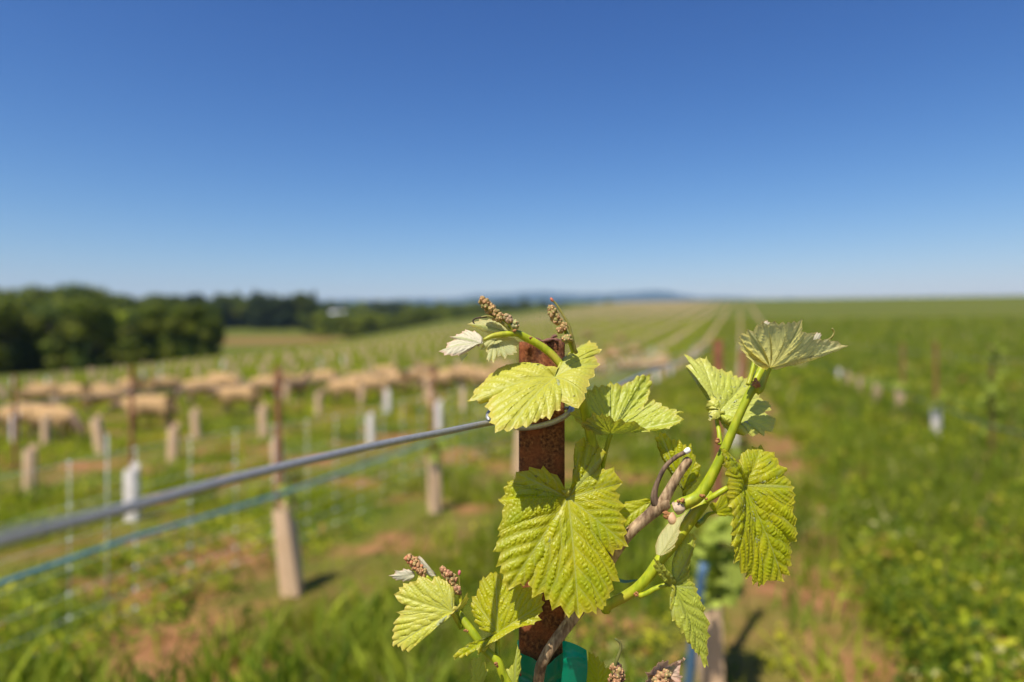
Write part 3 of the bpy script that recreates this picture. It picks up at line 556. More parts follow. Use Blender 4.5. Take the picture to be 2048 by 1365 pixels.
def leaf(crop, ctr, d, text, slope=(0, 0), facing='top', mat=None, parent=None, bow=.06, amp=1., veins=None, seed=1., petiole=None, teeth=1., N=420, RN_=80, name='leaf', label=None, fold=None, cell=.0030, wave=.0):
    """crop = (x0, y0, scale) of the drawing; text lists the margin: tooth tips, n = notch, s = smooth edge, v = lobe tip with a main vein, /mm = depth"""
    x0, y0, sc = crop; pts = parse(text); px = np.array([x0+p[0]/sc for p in pts]); py = np.array([y0+p[1]/sc for p in pts]); c = np.array([x0+ctr[0]/sc, y0+ctr[1]/sc])
    mm = d*1000/F; O = []; n = len(pts); vidx = []
    for i in range(n):
        a, b = i, (i+1) % n; O.append((px[a], py[a], pts[a][3], 1. if pts[a][2] in 'tv' else 0.)); 
        if pts[a][2] == 'v': vidx.append(len(O)-1)
        if pts[a][2] in 'tvn' and pts[b][2] in 'tvn' and teeth > 0:
            L = math.hypot(px[b]-px[a], py[b]-py[a]); k = max(1, int(round(L/19))) if pts[a][2] != 'n' and pts[b][2] != 'n' else int(round(L/22))
            nx, ny = c[0]-(px[a]+px[b])/2, c[1]-(py[a]+py[b])/2; q = math.hypot(nx, ny)+1e-6; nx /= q; ny /= q
            if pts[a][2] != 'n' and pts[b][2] != 'n':
                for j in range(k):
                    f = (j+.5)/k; dp = min(.38*L/k, 9)*teeth; O.append((px[a]+(px[b]-px[a])*f+nx*dp, py[a]+(py[b]-py[a])*f+ny*dp, pts[a][3]*(1-f)+pts[b][3]*f, 0.))
                    if j < k-1: f = (j+1)/k; O.append((px[a]+(px[b]-px[a])*f-nx*1, py[a]+(py[b]-py[a])*f-ny*1, pts[a][3]*(1-f)+pts[b][3]*f, .8))
            elif k > 1:
                for j in range(1, k):
                    f = (j-.35)/k; O.append((px[a]+(px[b]-px[a])*f+nx*2, py[a]+(py[b]-py[a])*f+ny*2, pts[a][3]*(1-f)+pts[b][3]*f, 0.)); f = j/k; O.append((px[a]+(px[b]-px[a])*f-nx*2.5, py[a]+(py[b]-py[a])*f-ny*2.5, pts[a][3]*(1-f)+pts[b][3]*f, .8))
    O = np.array(O); D = d+((O[:, 0]-c[0])*slope[0]+(O[:, 1]-c[1])*slope[1])*mm/1000+O[:, 2]/1000
    C3 = P(c[0], c[1], d); O3 = np.stack([(O[:, 0]-CX)/F*D, D, EYE-(O[:, 1]-CY)/F*D], 1)
    # resample the margin
    cl = np.vstack([O3, O3[:1]]); s = np.concatenate([[0], np.cumsum(np.linalg.norm(np.diff(cl, axis=0), axis=1))]); extra = np.linspace(0, s[-1], N, endpoint=False)
    ss = np.unique(np.round(np.concatenate([extra, s[:-1]]), 7)); ss = ss[ss < s[-1]-1e-6]; Mg = np.stack([np.interp(ss, s, cl[:, k]) for k in range(3)], 1); tipw = np.interp(ss, s, np.append(O[:, 3], O[0, 3])); n = len(ss)
    Rv = Mg-C3; Lk = np.linalg.norm(Rv, axis=1); un = Rv/Lk[:, None]; dth = np.arccos(np.clip((un*np.roll(un, -1, 0)).sum(1), -1, 1)); sgn = 1.
    th = np.concatenate([[0], np.cumsum(dth)[:-1]]); w_ = np.exp(-.5*(np.arange(-12, 13)/5.)**2); w_ /= w_.sum(); Ls = sum(np.roll(Lk, k-12)*w_[k] for k in range(25))
    r = np.linspace(0, 1, RN_+1)[1:]**.85; Rr = r[:, None]*Lk[None]; reff = np.clip(Rr/Ls[None], 0, 1.15)
    V = C3+r[:, None, None]*Rv[None]; U = Rr*np.cos(th)[None]; W = Rr*np.sin(th)[None]; SZ = np.median(Lk)
    def nrm(V):
        du = np.roll(V, -1, 1)-np.roll(V, 1, 1); dv = np.gradient(V, axis=0); N_ = np.cross(dv, du); return N_/(np.linalg.norm(N_, axis=2)[..., None]+1e-12)
    Nn = nrm(V); view = Nn.reshape(-1, 3).mean(0); flip = (view[1] > 0)          # should look at the lens (-y)
    if facing == 'under': flip = not flip
    if facing == 'asis': flip = False
    if facing == 'flip': flip = True
    sg = -1. if flip else 1.
    # veins in the unrolled leaf
    def at(i): return np.array([Lk[i]*math.cos(th[i]), Lk[i]*math.sin(th[i])])
    if vidx: mi = [int(np.argmin(np.abs(ss-s[k]))) for k in vidx]
    else: mi = [int(n*f) for f in (.15, .32, .5, .68, .85)]
    pick = []
    for i in sorted(mi, key=lambda i: -Lk[i]):
        if all(min(abs(th[i]-th[k]), th[-1]-abs(th[i]-th[k])) > .50 for k in pick): pick.append(i)
    mi = pick
    dm = np.full(U.shape, 9.); dm2 = np.full(U.shape, 9.); ds = np.full(U.shape, 9.); al = np.zeros(U.shape); rs = np.random.default_rng(int(seed*100))
    for i in mi:
        T = at(i); Lm = np.linalg.norm(T); a0 = math.atan2(T[1], T[0]); dd, t = segd(U, W, np.zeros(2), T*.97); dd0 = dd; dd = dd/(1.25-t*.8); sid = np.sign(U*T[1]-W*T[0]); an_ = a0-sid*R(43); aa_ = U*np.cos(an_)+W*np.sin(an_)+i*.0013
        al = np.where(dd < dm, aa_, al); dm2 = np.where(dd < dm, dm, np.minimum(dm2, dd)); dm = np.minimum(dm, dd)

        for q, f in enumerate(np.arange(.12, .95, .15)):
            for sd_ in (-1, 1):
                f2 = f+(.05 if sd_ > 0 else 0)+rs.uniform(-.012, .012); st = T*f2; an = a0+sd_*R(46-12*f2); ln = Lm*(.50*(1-f2)+.16)
                m1 = st+ln*.6*np.array([math.cos(an), math.sin(an)]); an2 = an-sd_*R(12); m2 = m1+ln*.5*np.array([math.cos(an2), math.sin(an2)])
                for A, B in ((st, m1), (m1, m2)): dd, t = segd(U, W, A, B); ds = np.minimum(ds, dd)
    f1, f2 = worley(U, W, cell*(SZ/.045)**.5, seed); cellh = 1-np.exp(-((f2-f1)/.33)**2); f1b, f2b = worley(U+.01, W, cell*.42*(SZ/.045)**.5, seed+5); cell2 = 1-np.exp(-((f2b-f1b)/.4)**2)
    wv = SZ*.045; big = 1-np.exp(-(dm/(wv*1.8))**2); sec = 1-np.exp(-(ds/wv)**2); k = SZ/.045*amp
    lam = SZ*.062; wt = smooth01((dm2-dm)/(SZ*.10)); lad = (.5-.5*np.cos(2*np.pi*al/lam+2.2*np.sin(U/SZ*9+seed)*np.cos(W/SZ*8)+1.1*np.sin(U/SZ*31)*np.sin(W/SZ*27+seed)))**.8
    H = .00042*k*lad*np.clip(sec, .15, 1)*np.clip(big+.1, .1, 1)*wt
    H += .0007*k*big+.00047*k*sec*np.clip(big+.2, 0, 1)+.00040*k*cellh*np.clip(sec, .2, 1)*np.clip(big+.2, .2, 1)+.00020*k*cell2
    H += wave*SZ*np.sin(th*7+seed)[None]*reff**2+wave*.5*SZ*np.sin(th*13+2*seed)[None]*reff**3
    H = H*np.minimum(1, reff*5)+bow*SZ*4*reff*np.clip(1-reff,0,1)
    V = V+sg*Nn*H[..., None]
    vein = np.maximum(np.exp(-(dm/(SZ*.011))**2), .75*np.exp(-(ds/(SZ*.008))**2)); vein = np.maximum(vein, .28*(1-np.clip((f2-f1)/.16, 0, 1)))
    edge = np.clip((r[:, None]-1)*Lk[None]/(.030*SZ)+1, 0, 1)*(.25+.75*tipw[None])*.85; edge = np.maximum(edge, .4*np.clip((r[:, None]-1)*Lk[None]/(.17*SZ)+1, 0, 1))
    VV = np.vstack([C3[None], V.reshape(-1, 3)]); vn = np.concatenate([[1.], vein.ravel()]); ed = np.concatenate([[0.], edge.ravel()]); bl = np.concatenate([[0.], (cellh*sec).ravel()])
    i, j = np.meshgrid(np.arange(RN_-1), np.arange(n), indexing='ij'); i = i.ravel(); j = j.ravel(); j2 = (j+1) % n
    Q = np.stack([1+i*n+j, 1+(i+1)*n+j, 1+(i+1)*n+j2, 1+i*n+j2], 1); j = np.arange(n); T3 = np.stack([np.zeros(n, int), 1+j, 1+(j+1) % n], 1)
    # winding: cross(dv, du) with dv outward and du along the margin
    if flip: Q = Q[:, ::-1]; T3 = T3[:, ::-1]
    o = wobj(name, VV, Q, T3, [mat or M_LEAF], parent, True, {'vein': vn, 'edge': ed, 'blister': bl})
    if label: o['label'] = label
    if petiole is not None: stem('petiole', petiole, o, None, M_SHOOT)
    return o
def stem_material(name, c1, c2, c3, rough=.5, sc=1., bs=.4):
    m, nt, out = new_mat(name); co = coords(nt); p = nd(nt, 'ShaderNodeBsdfPrincipled', Roughness=rough); mp = nt.nodes.new('ShaderNodeMapping'); mp.inputs['Scale'].default_value = (1, 1, .22); links(nt, co, mp.inputs[0])
    n1 = noise(nt, 260*sc, 5, mp.outputs[0]); n2 = noise(nt, 50*sc, 4, co); c = mixc(nt, ramp(nt, n1, [(.35, 0.), (.65, 1.)]), c1, c2); c = mixc(nt, ramp(nt, n2, [(.52, 0.), (.7, .8)]), c, c3)
    links(nt, c, p.inputs['Base Color']); links(nt, bump(nt, n1, bs, .0006), p.inputs['Normal']); p.inputs['Specular IOR Level'].default_value = .35
    links(nt, p.outputs[0], out.inputs[0]); return m
M_SHOOT = stem_material('green_shoot', (.23, .29, .008), (.40, .43, .015), (.42, .34, .04), .45)
M_WOOD = stem_material('cane_bark', (.16, .09, .04), (.50, .35, .19), (.07, .04, .025), .85, 1.3, 1.)
M_CUT = simple('cut_wood', (.75, .70, .60), (.85, .80, .72), 200, .8)
M_SCALE = simple('bud_scale', (.22, .075, .02), (.42, .20, .06), 400, .8, .8, .0008)
M_TENDRIL = simple('tendril', (.16, .17, .02), (.28, .22, .04), 300, .5)
M_DRY = simple('dry_tip', (.03, .018, .01), (.08, .04, .02), 300, .8)
def stem(name, pts, parent, label=None, mat=None, n=14, ridge=.035, per=6):
    """pts: (px, py, depth, half width in px)"""
    q = [(*P(a, b, c), r*c/F) for a, b, c, r in pts]; mb = MB(); q = np.array(q); mb.tube(q[:, :3], q[:, 3], n, per, True, ridge)
    o = mb.build(name, [mat or M_SHOOT], parent); 
    if label: o['label'] = label
    return o
def scales(px, py, d, r, parent, n=7):
    mb = MB()
    for i in range(n):
        c = P(px+rnd.gauss(0, r*.45), py+rnd.gauss(0, r*.4), d-.001-rnd.random()*.002); k = r*d/F*rnd.uniform(.3, .6); mb.ball(c, (k, k*.8, k*rnd.uniform(.6, 1.3)), None, 8, 6)
    return mb.build('bud_scale', [M_SCALE], parent)
def cluster(pts, parent, bud=3.1, n=90, cols=((.46, .40, .14), (.56, .42, .18), (.40, .40, .12), (.60, .38, .18)), stalk=None):
    """pts: axis (px, py, depth, half width px)"""
    q = spline(np.array([(*P(a, b, c), r*c/F) for a, b, c, r in pts]), 8); mb = MB(); m = len(q)
    n = int(n*1.5)
    for i in range(n):
        f = (i+.5)/n*(m-1); k = int(f); c = q[k]; a = rnd.random()*6.283; e = math.acos(rnd.uniform(-1, 1)); rr_ = c[3]*rnd.uniform(.75, 1.); dv = np.array([math.cos(a)*math.sin(e), math.sin(a)*math.sin(e), math.cos(e)])
        pos = c[:3]+dv*rr_; b = bud*.44/F*rnd.uniform(.7, 1.2); col = np.array(rnd.choice(cols))*np.array([.72, .62, .5])*rnd.uniform(.7, 1.15); mb.ball(pos, (b, b, b*1.1), col, 8, 6); mb.ball(pos+dv*b*.8, (b*.42,)*3, np.array([.58, .32, .14])*rnd.uniform(.7, 1.3), 6, 4)
    mb.tube(q[:, :3], np.maximum(q[:, 3]*.35, .0006), 8)
    o = mb.build('flower_cluster', [M_BUD], parent)
    if stalk: stem('stalk', stalk, o, None, M_SHOOT)
    return o
M_BUD = tint_material('flower_bud', .6, .3, 600, .3, .0003)

vine = empty('grapevine', VROOT, 'grapevine with yellow green toothed leaves, brown cane and bud clusters tied to the rusty post', 'vine')
K1 = (860, 580, 4.265); K2 = (960, 850, 3.412); K3 = (1140, 730, 6.823); K4 = (1340, 620, 4.874); K5 = (1240, 860, 4.137); K6 = (1180, 1080, 4.789); K7 = (760, 1080, 4.789); K8 = (1000, 1180, 5.12)
# --- old wood
cane = stem('cane', [(1060, 1900, .560, 13), (1072, 1500, .545, 12), (1078, 1360, .525, 11), (1092, 1312, .518, 11), (1132, 1255, .520, 12), (1180, 1190, .525, 12), (1228, 1110, .520, 11), (1262, 1064, .515, 11), (1300, 1030, .512, 12), (1326, 1008, .510, 15), (1336, 1004, .510, 13)], vine, None, M_WOOD, 18, .05)
stem('spur', [(1322, 1012, .510, 13), (1334, 990, .509, 10.5), (1346, 968, .508, 9.5), (1362, 942, .507, 9), (1376, 922, .506, 9), (1380, 917, .506, 5)], cane, None, M_WOOD, 16, .05)
sp = stem('spur', [(1316, 1012, .510, 9), (1309, 1002, .509, 8), (1309, 985, .508, 6.2), (1316, 962, .507, 4.8), (1330, 935, .506, 4.6), (1350, 916, .505, 4.6), (1366, 907, .504, 4.4), (1374, 903, .504, 4.6)], cane, None, stem_material('dark_bark', (.06, .035, .022), (.26, .17, .10), (.03, .02, .015), .8, 1.3, 1.), 14, .05)
stem('cut_end', [(1370, 905.5, .5035, 5.2), (1376, 901, .503, 6), (1380, 898.5, .5025, 4)], cane, None, M_CUT, 10, 0, 3)
stem('bud', [(1341, 1026, .506, 6), (1344, 1038, .505, 9), (1346, 1047, .505, 7), (1347, 1051, .505, 2)], cane, None, simple('pink_bud', (.52, .28, .14), (.62, .40, .22), 200, .7), 12, 0)
scales(1338, 1030, .507, 10, cane, 9); 
stem('bud', [(1350, 1018, .507, 13), (1358, 1014, .506, 14), (1362, 1006, .505, 7)], cane, None, simple('woolly_scale', (.36, .24, .15), (.56, .42, .28), 260, .9, .6), 12, .1)
scales(1362, 1002, .504, 8, cane, 5)
# --- the shoot on the side of the thick cane
sh = stem('shoot', [(1348, 1018, .510, 13), (1366, 1008, .508, 13), (1392, 996, .506, 12), (1410, 975, .505, 11.5), (1432, 935, .504, 10), (1452, 892, .503, 9.2), (1472, 845, .502, 8.4), (1488, 810, .502, 8.2), (1502, 783, .502, 9.2), (1510, 776, .502, 10.5), (1514, 770, .503, 6)], vine)
scales(1405, 993, .496, 8, sh, 7); scales(1437, 883, .500, 7, sh, 6); scales(1510, 768, .498, 8, sh, 8)
stem('shoot', [(1503, 778, .508, 6), (1513, 758, .512, 8), (1524, 738, .516, 8), (1535, 720, .520, 6), (1548, 700, .525, 5), (1570, 665, .53, 4)], vine)
stem('shoot', [(1496, 770, .508, 4.5), (1501, 755, .510, 4.5), (1506, 735, .512, 4), (1508, 722, .514, 3.5)], vine)
stem('shoot', [(1212, 1222, .522, 10), (1215, 1212, .520, 10), (1252, 1192, .515, 10.5), (1276, 1175, .512, 10.5), (1298, 1152, .510, 11), (1320, 1120, .510, 11), (1345, 1090, .512, 12), (1370, 1055, .515, 12.5), (1392, 1025, .517, 12), (1404, 1010, .52, 11), (1420, 985, .524, 9)], vine)
scales(1273, 1189, .505, 6, vine, 5)
shl = stem('shoot', [(1060, 1440, .50, 9.5), (1010, 1358, .498, 9), (996, 1325, .498, 8.5), (970, 1300, .50, 8.5), (950, 1272, .50, 8.5), (935, 1252, .502, 8), (924, 1236, .504, 7), (914, 1220, .506, 5.5), (900, 1195, .51, 4), (882, 1170, .513, 3.5)], vine)
scales(992, 1328, .490, 6, shl, 5); scales(931, 1262, .494, 5, shl, 5)
stem('shoot', [(1212, 1190, .53, 8), (1206, 1060, .53, 9), (1196, 960, .528, 10), (1185, 890, .524, 10), (1176, 845, .520, 10), (1166, 805, .516, 10), (1158, 770, .514, 8), (1150, 740, .512, 7)], vine)
# top shoots
top = stem('shoot', [(1152, 772, .522, 9), (1130, 740, .522, 8), (1106, 712, .522, 8), (1090, 698, .522, 8), (1070, 685, .521, 7.5), (1052, 676, .520, 8), (1036, 668, .518, 7), (1020, 668, .516, 6), (1000, 670, .514, 6), (984, 673, .512, 5), (968, 680, .510, 3)], vine)
scales(1028, 664, 0.511, 5, top, 4); scales(1060, 676, 0.510, 5, top, 4)
stem('tendril', [(1030, 668, 0.516, 4), (1014, 655, 0.515, 3), (1002, 645, 0.514, 3), (988, 636, 0.513, 2.6), (974, 633, 0.512, 2.2), (962, 635, 0.511, 1.6)], vine, None, M_TENDRIL, 8, 0)
stem('tendril_tip', [(974, 633.5, 0.512, 2.3), (960, 635.5, 0.511, 1.8), (950, 638, 0.511, 1.5), (946, 643, 0.511, 1.5), (949, 648, 0.511, 1.2)], vine, None, M_DRY, 8, 0)
stem('tendril', [(1152, 705, .51, 4.5), (1150, 700, .508, 3.8), (1144, 675, .506, 3.6), (1137, 650, .506, 3.2), (1124, 627, .507, 2.7), (1112, 608, .508, 2.2), (1105, 602, .508, 2.2)], vine, None, M_TENDRIL, 8, 0)
stem('tendril_tip', [(1106, 603, .508, 2.6), (1103, 599, .508, 3), (1101, 596, .508, 1.5)], vine, None, simple('red_tip', (.45, .12, .06), (.6, .2, .1), 300, .6), 8, 0)
cluster([(966, 602, 0.514, 7), (975, 614, 0.514, 9), (985, 624, 0.514, 8), (994, 633, 0.514, 8), (1003, 636, 0.514, 4)], vine, 5.2, 85, stalk=[(1028, 662, 0.515, 4), (1018, 648, 0.515, 4), (1008, 640, 0.515, 4), (990, 625, 0.514, 3)])
cluster([(1012, 634, 0.514, 4), (1016, 638, 0.514, 7), (1022, 640, 0.514, 4)], vine, 4.6, 26, ((.5, .46, .25), (.6, .45, .3)))
cluster([(1026, 644, 0.514, 4), (1030, 650, 0.514, 6), (1030, 655, 0.514, 3)], vine, 5, 12, ((.45, .52, .22), (.5, .55, .3)))
cluster([(1102, 616, .508, 6), (1106, 628, .508, 8.5), (1112, 639, .508, 7), (1118, 645, .508, 4)], vine, 5., 70, stalk=[(1147, 706, .511, 5), (1140, 685, .51, 4.5), (1132, 665, .509, 4), (1124, 650, .508, 3.4), (1112, 635, .508, 2.4)])
cluster([(1128, 650, .505, 3), (1129, 653, .505, 5), (1131, 656, .505, 3)], vine, 4.4, 20)
cluster([(1118, 659, .505, 2), (1120, 662, .505, 4.5), (1123, 661, .505, 3)], vine, 4.2, 15)
cluster([(1128, 677, .505, 4), (1134, 678, .505, 7), (1140, 679, .505, 4)], vine, 4.6, 34, ((.45, .46, .15), (.5, .5, .2)))
cluster([(816, 1116, .512, 5), (828, 1126, .512, 8), (838, 1137, .512, 7), (848, 1148, .512, 5)], vine, 5, 60, ((.62, .38, .20), (.66, .30, .16), (.5, .42, .18)), stalk=[(905, 1215, .513, 3.5), (880, 1180, .513, 3.2), (852, 1152, .512, 3)])
cluster([(884, 1139, .516, 4), (893, 1148, .516, 8), (903, 1157, .516, 7), (909, 1164, .516, 5)], vine, 5, 50, ((.62, .34, .22), (.5, .42, .2)), stalk=[(920, 1235, .512, 4), (922, 1205, .514, 3.6), (914, 1172, .516, 3), (905, 1160, .516, 3)])
cluster([(908, 1176, .514, 3), (913, 1180, .514, 6), (917, 1184, .514, 3)], vine, 5, 20, ((.62, .36, .26), (.5, .42, .2)))
stem('tendril', [(925, 1212, .514, 2), (920, 1175, .515, 1.5), (918, 1150, .516, 1.2)], vine, None, M_TENDRIL, 8, 0); stem('tendril_tip', [(918, 1150, .516, 2.4), (919, 1145, .516, 3.2), (919, 1141, .516, 1.6)], vine, None, simple('pink_tip', (.55, .12, .12), (.65, .2, .2), 300, .6), 8, 0)
cluster([(1228, 1334, .50, 6), (1236, 1342, .50, 9), (1234, 1356, .50, 12), (1226, 1376, .50, 12)], vine, 5.4, 90, ((.22, .13, .09), (.5, .42, .18), (.42, .24, .13)), stalk=[(1215, 1410, .505, 5), (1226, 1375, .50, 4)])
stem('tendril', [(1226, 1350, .499, 4), (1232, 1325, .498, 3.6), (1241, 1300, .498, 3.2), (1240, 1286, .498, 2.6), (1230, 1278, .498, 2)], vine, None, stem_material('dull_tendril', (.10, .11, .025), (.16, .16, .04), (.10, .06, .03)), 8, 0)
cluster([(1332, 1350, .496, 9), (1322, 1362, .496, 14), (1314, 1380, .496, 12)], vine, 4.6, 110, ((.60, .36, .22), (.62, .42, .24), (.45, .4, .18)))
# --- leaves
leaf(K1, (1065, 745), .512, '1120,690s/3 1190,590s/6 1280,520s/8 1365,438v 1420,462 1430,490 1468,522 1440,548n 1395,575n 1425,600 1455,636v 1400,690n 1405,745 1365,828 1340,882 1325,930v 1265,1027s 1215,1012s 1150,985n 1100,975n 1105,1040 1020,1120v 960,1112 900,1147 820,1190 735,1203 655,1222v 555,1230 505,1150 525,1118n 495,1082n 520,1050n 465,1005 560,900n 410,958 312,958v 370,880 395,850s 460,800s 500,745s/3 580,690s/6 650,655s/8 760,640s/8 900,650s/5 1000,690s/2', (-.05, -1.05), 'top', M_LEAFY, vine, .10, 1.15, seed=1.3, label='yellowish glossy leaf spread over the wire', cell=.0023, petiole=[(1110, 756, .513, 4), (1122, 748, .516, 5), (1150, 775, .52, 5)])
leaf(K2, (600, 495), .511, '625,430s/-3 630,300s/-6 628,200s/-6 640,130s/-5 700,82s/-4 706,118n 788,100 812,150n 862,190v/-3 835,235 812,270n 800,310n 840,300 912,286 915,322n 972,396v 915,455n 955,478 990,553 945,595n 1000,652 1003,740 975,758n 1010,832v 960,850 905,897 860,850n 790,830n 840,880 918,950 950,1070v 893,1065n 908,1125 880,1150n 883,1180 855,1190n 858,1235 835,1268 790,1240n 792,1295 735,1285 672,1322v 640,1268n 602,1318 545,1230n 490,1267 472,1190n 445,1198 432,1140n 350,1185v 337,1100 350,1010n/2 388,925n/4 340,1010 290,1102 275,1080n 180,1137v 132,1010 145,958n 106,972 142,868n 85,868v 150,735n 115,768 118,715 152,640n 148,592 125,520 180,540n/3 290,548n/6 200,535/5 128,515/5 160,430/4 182,385/4 240,372n/3 245,322v/2 335,312n/1 335,287 412,308n 430,280 480,330 525,345n 545,392 556,430s', (.10, -.28), 'top', M_LEAF, vine, .07, 1.25, seed=2.1, label='largest leaf, crossed by the shadow of the leaf above', N=560, RN_=110, cell=.0032, wave=.006, petiole=[(1136, 995, .513, 4), (1144, 985, .518, 4.5), (1170, 960, .526, 5)])
leaf(K3, (560, 935), .525, '300,955s/-6 180,840/-12 172,805/-13 240,745/-15 320,680/-17 440,672v/-18 540,712/-17 700,758/-16 890,795/-15 980,870s/-12 1080,912/-12 1205,895/-13 1360,888/-12 1440,845/-11 1505,820/-8 1560,755v/-5 1430,672n/0 1555,652/0 1340,592/6 1245,530/10 1150,480v/14 1110,545n/12 1010,600n/10 1100,380/22 1108,230/26 1080,140v/28 1000,142/26 930,160/25 800,240/24 640,258/22 550,238v/22 430,280/20 330,290/18 230,350/15 190,430/12 60,560/8 -10,660v/4 60,760/2 150,860/0 260,930s/-2', (0, 0), 'asis', M_LEAFG, vine, -.03, 1.25, seed=3.7, label='cupped leaf with one lobe curled up towards the lens', petiole=[(1222, 868, .525, 5), (1218, 878, .525, 4.5), (1211, 905, .527, 4.5), (1205, 935, .53, 4.5), (1203, 970, .532, 4)])
M_LEAFD = leaf_material('vine_leaf_pale', (.54, .58, .07), (.62, .62, .14), (.60, .62, .36), (.72, .58, .12), .40, (.62, .66, .06), .40, .45)
leaf(K4, (462, 1015), .520, '425,1050s/-4 378,1085/-5 390,1050n/-5 368,1020/-5 430,995n/-3 368,965/-4 405,930n/-2 362,888/-4 385,850/-3 330,790/-2 270,700/0 210,600/2 145,550v/4 190,540n/4 125,440/6 200,465n/6 235,500n/6 290,463v/8 330,490n/7 345,463/8 395,550s/8 440,568/8 500,580/9 590,600/10 640,650/10 700,655/11 750,668v/12 810,740/10 870,830/8 905,890/5 960,903/4 988,940v/3 985,985/1 915,1010n/0 1025,1070/-1 1020,1110n/-2 995,1190v/-4 915,1190n/-4 915,1240/-5 855,1215n/-5 800,1245/-6 735,1225/-6 690,1190n/-5 620,1125s/-4 580,1135/-3 550,1090s/-2 510,1045s/-1', (.10, -.45), 'top', M_LEAFD, vine, .10, 1.1, seed=4.2, label='pale green leaf behind the thick shoot', cell=.0024, petiole=[(1434, 830, .520, 4), (1434, 845, .518, 4.2), (1438, 865, .512, 4.5), (1440, 890, .508, 5)])
leaf(K4, (975, 565), .502, '930,530s 850,528s 790,500/-2 740,460/-4 700,400/-6 685,382/-6 668,320v/-7 692,290/-6 668,265/-8 700,235/-8 752,190v/-8 810,212n/-5 855,160/-6 915,125/-6 960,150n/-3 1030,120/-4 1110,125v/-2 1165,125/0 1212,115/0 1290,90v/0 1297,200s/1 1292,222n/2 1340,235n/4 1430,225/4 1395,290n/3 1475,290/3 1560,285v/4 1640,310/4 1675,345n/3 1740,350v/2 1620,405s/0 1510,435/0 1380,450s/0 1200,512s/0 1080,547s/0', (.05, .85), 'under', M_LEAFP, vine, -.08, .9, seed=5.5, label='top leaf showing its pale downy underside', cell=.0022, petiole=[(1540, 737, .502, 4.5), (1535, 745, .502, 5), (1528, 762, .502, 6), (1520, 778, .502, 8), (1512, 784, .502, 8)], wave=.01)
leaf(K5, (1020, 460), .506, '1000,385s/-1 972,310s/-6 955,265s/-8 905,200s/-13 850,150/-17 815,140v/-19 830,200/-19 850,250/-18 840,290/-19 870,320n/-17 855,370/-19 880,400n/-17 865,460/-20 882,500n/-18 865,540/-21 900,575n/-18 885,640v/-22 915,700/-21 905,790/-22 905,870/-23 940,890n/-20 918,960/-23 932,1040/-22 930,1120v/-22 962,1080n/-19 990,1190/-18 1030,1180n/-14 1022,1240/-14 1065,1200n/-10 1080,1290/-10 1115,1255n/-7 1130,1312v/-6 1180,1285/-3 1240,1250/-2 1290,1245n/0 1345,1258v/1 1330,1190n/2 1395,1202/2 1370,1120n/3 1415,1122/2 1418,1010/3 1380,955n/4 1405,925n/3 1455,918v/1 1465,860/1 1440,800n/2 1455,740/0 1432,650/1 1445,600/1 1450,540/1 1440,475v/1 1410,430/2 1338,370n/3 1378,320v/2 1300,240/4 1270,190/5 1190,180n/6 1165,120v/7 1130,152n/6 1085,135/6 1080,172n/5 1045,155/4 1000,180/2 968,250/1 975,320s/0', (.06, -.12), 'top', M_LEAF, vine, .10, 1.2, seed=6.4, label='long hanging leaf folded along its midrib', N=520, RN_=100, petiole=[(1486, 971, .505, 4.5), (1470, 970, .503, 5), (1452, 978, .500, 5.5), (1432, 990, .500, 6), (1412, 1002, .503, 6)])
leaf(K6, (800, 440), .505, '780,400s/-2 772,350/-5 735,290/-8 700,230/-10 650,185/-11 597,155v/-12 600,245/-9 645,320/-7 700,365/-4 740,400s/-2 755,460/-3 765,530/-4 755,652/-6 790,700n/-5 788,780v/-8 832,760n/-6 840,830/-8 865,907/-9 900,880n/-8 930,985v/-10 960,990/-9 965,1045/-10 1000,1080/-9 1037,1135v/-8 1045,1040n/-5 1070,1130/-6 1090,1230v/-6 1110,1190n/-5 1132,1222/-5 1125,1100/-3 1112,960n/-1 1150,920v/0 1115,865n/0 1142,805/1 1080,700n/2 1098,660/2 1060,560/4 1030,470v/5 1000,425/6 950,395s/6 940,340n/7 955,300/8 938,250/8 960,200v/9 930,185n/9 975,100/11 1002,40/12 1010,-10v/13 985,-60s/14 900,-60s/14 840,60s/12 790,200s/9 775,320s/4', (0, 0), 'top', M_LEAFG, vine, .08, 1.2, seed=7.9, label='narrow drooping leaf at the end of a short stalk', petiole=[(1347, 1172, .505, 4), (1333, 1170, .505, 4.2), (1310, 1178, .506, 4.8), (1292, 1188, .508, 5.2), (1278, 1192, .510, 5.5)])
leaf(K5, (330, 1040), .496, '300,1030s 292,960s/3 320,880s/8 350,830s/10 390,780s/9 440,740s/8 500,715s/6 560,662v/3 530,720/0 498,780v/-3 500,840/-5 478,900v/-7 455,960/-7 430,1000v/-6 380,1022/-4 345,1050s', (0, 0), 'asis', M_LEAFP, vine, .02, .5, seed=8.2, N=260, RN_=50, label='small curled pale leaflet')
leaf(K5, (530, 500), .520, '500,430s/2 470,370s/4 430,300/6 410,262/7 372,222/8 378,205/8 342,190/9 340,150v/10 310,120/10 312,90/10 295,60/11 330,15v/11 370,25/10 450,75/8 490,80/6 550,118v/4 560,150n/3 592,112/0 630,210v/-2 625,260n/-2 665,290/-4 650,330n/-2 668,380v/-4 640,425/-4 600,470/-4 560,520s/-3 545,560s/-1', (0, .1), 'top', M_LEAF, vine, .08, 1.2, seed=9.1, label='backlit leaf behind the pruned spurs', petiole=[(1368, 981, .52, 3.5), (1370, 995, .518, 4), (1376, 1008, .514, 4)])
leaf(K5, (262, 582), .535, '210,568s 160,580 40,596v -20,640 -60,700 -40,780v 30,812 60,790n 100,782 152,760v 150,722n 220,655v 190,620 262,600s', (0, -.3), 'top', M_LEAF, vine, .06, 1.2, seed=10.3, label='leaf half hidden behind the big leaf and the cane')
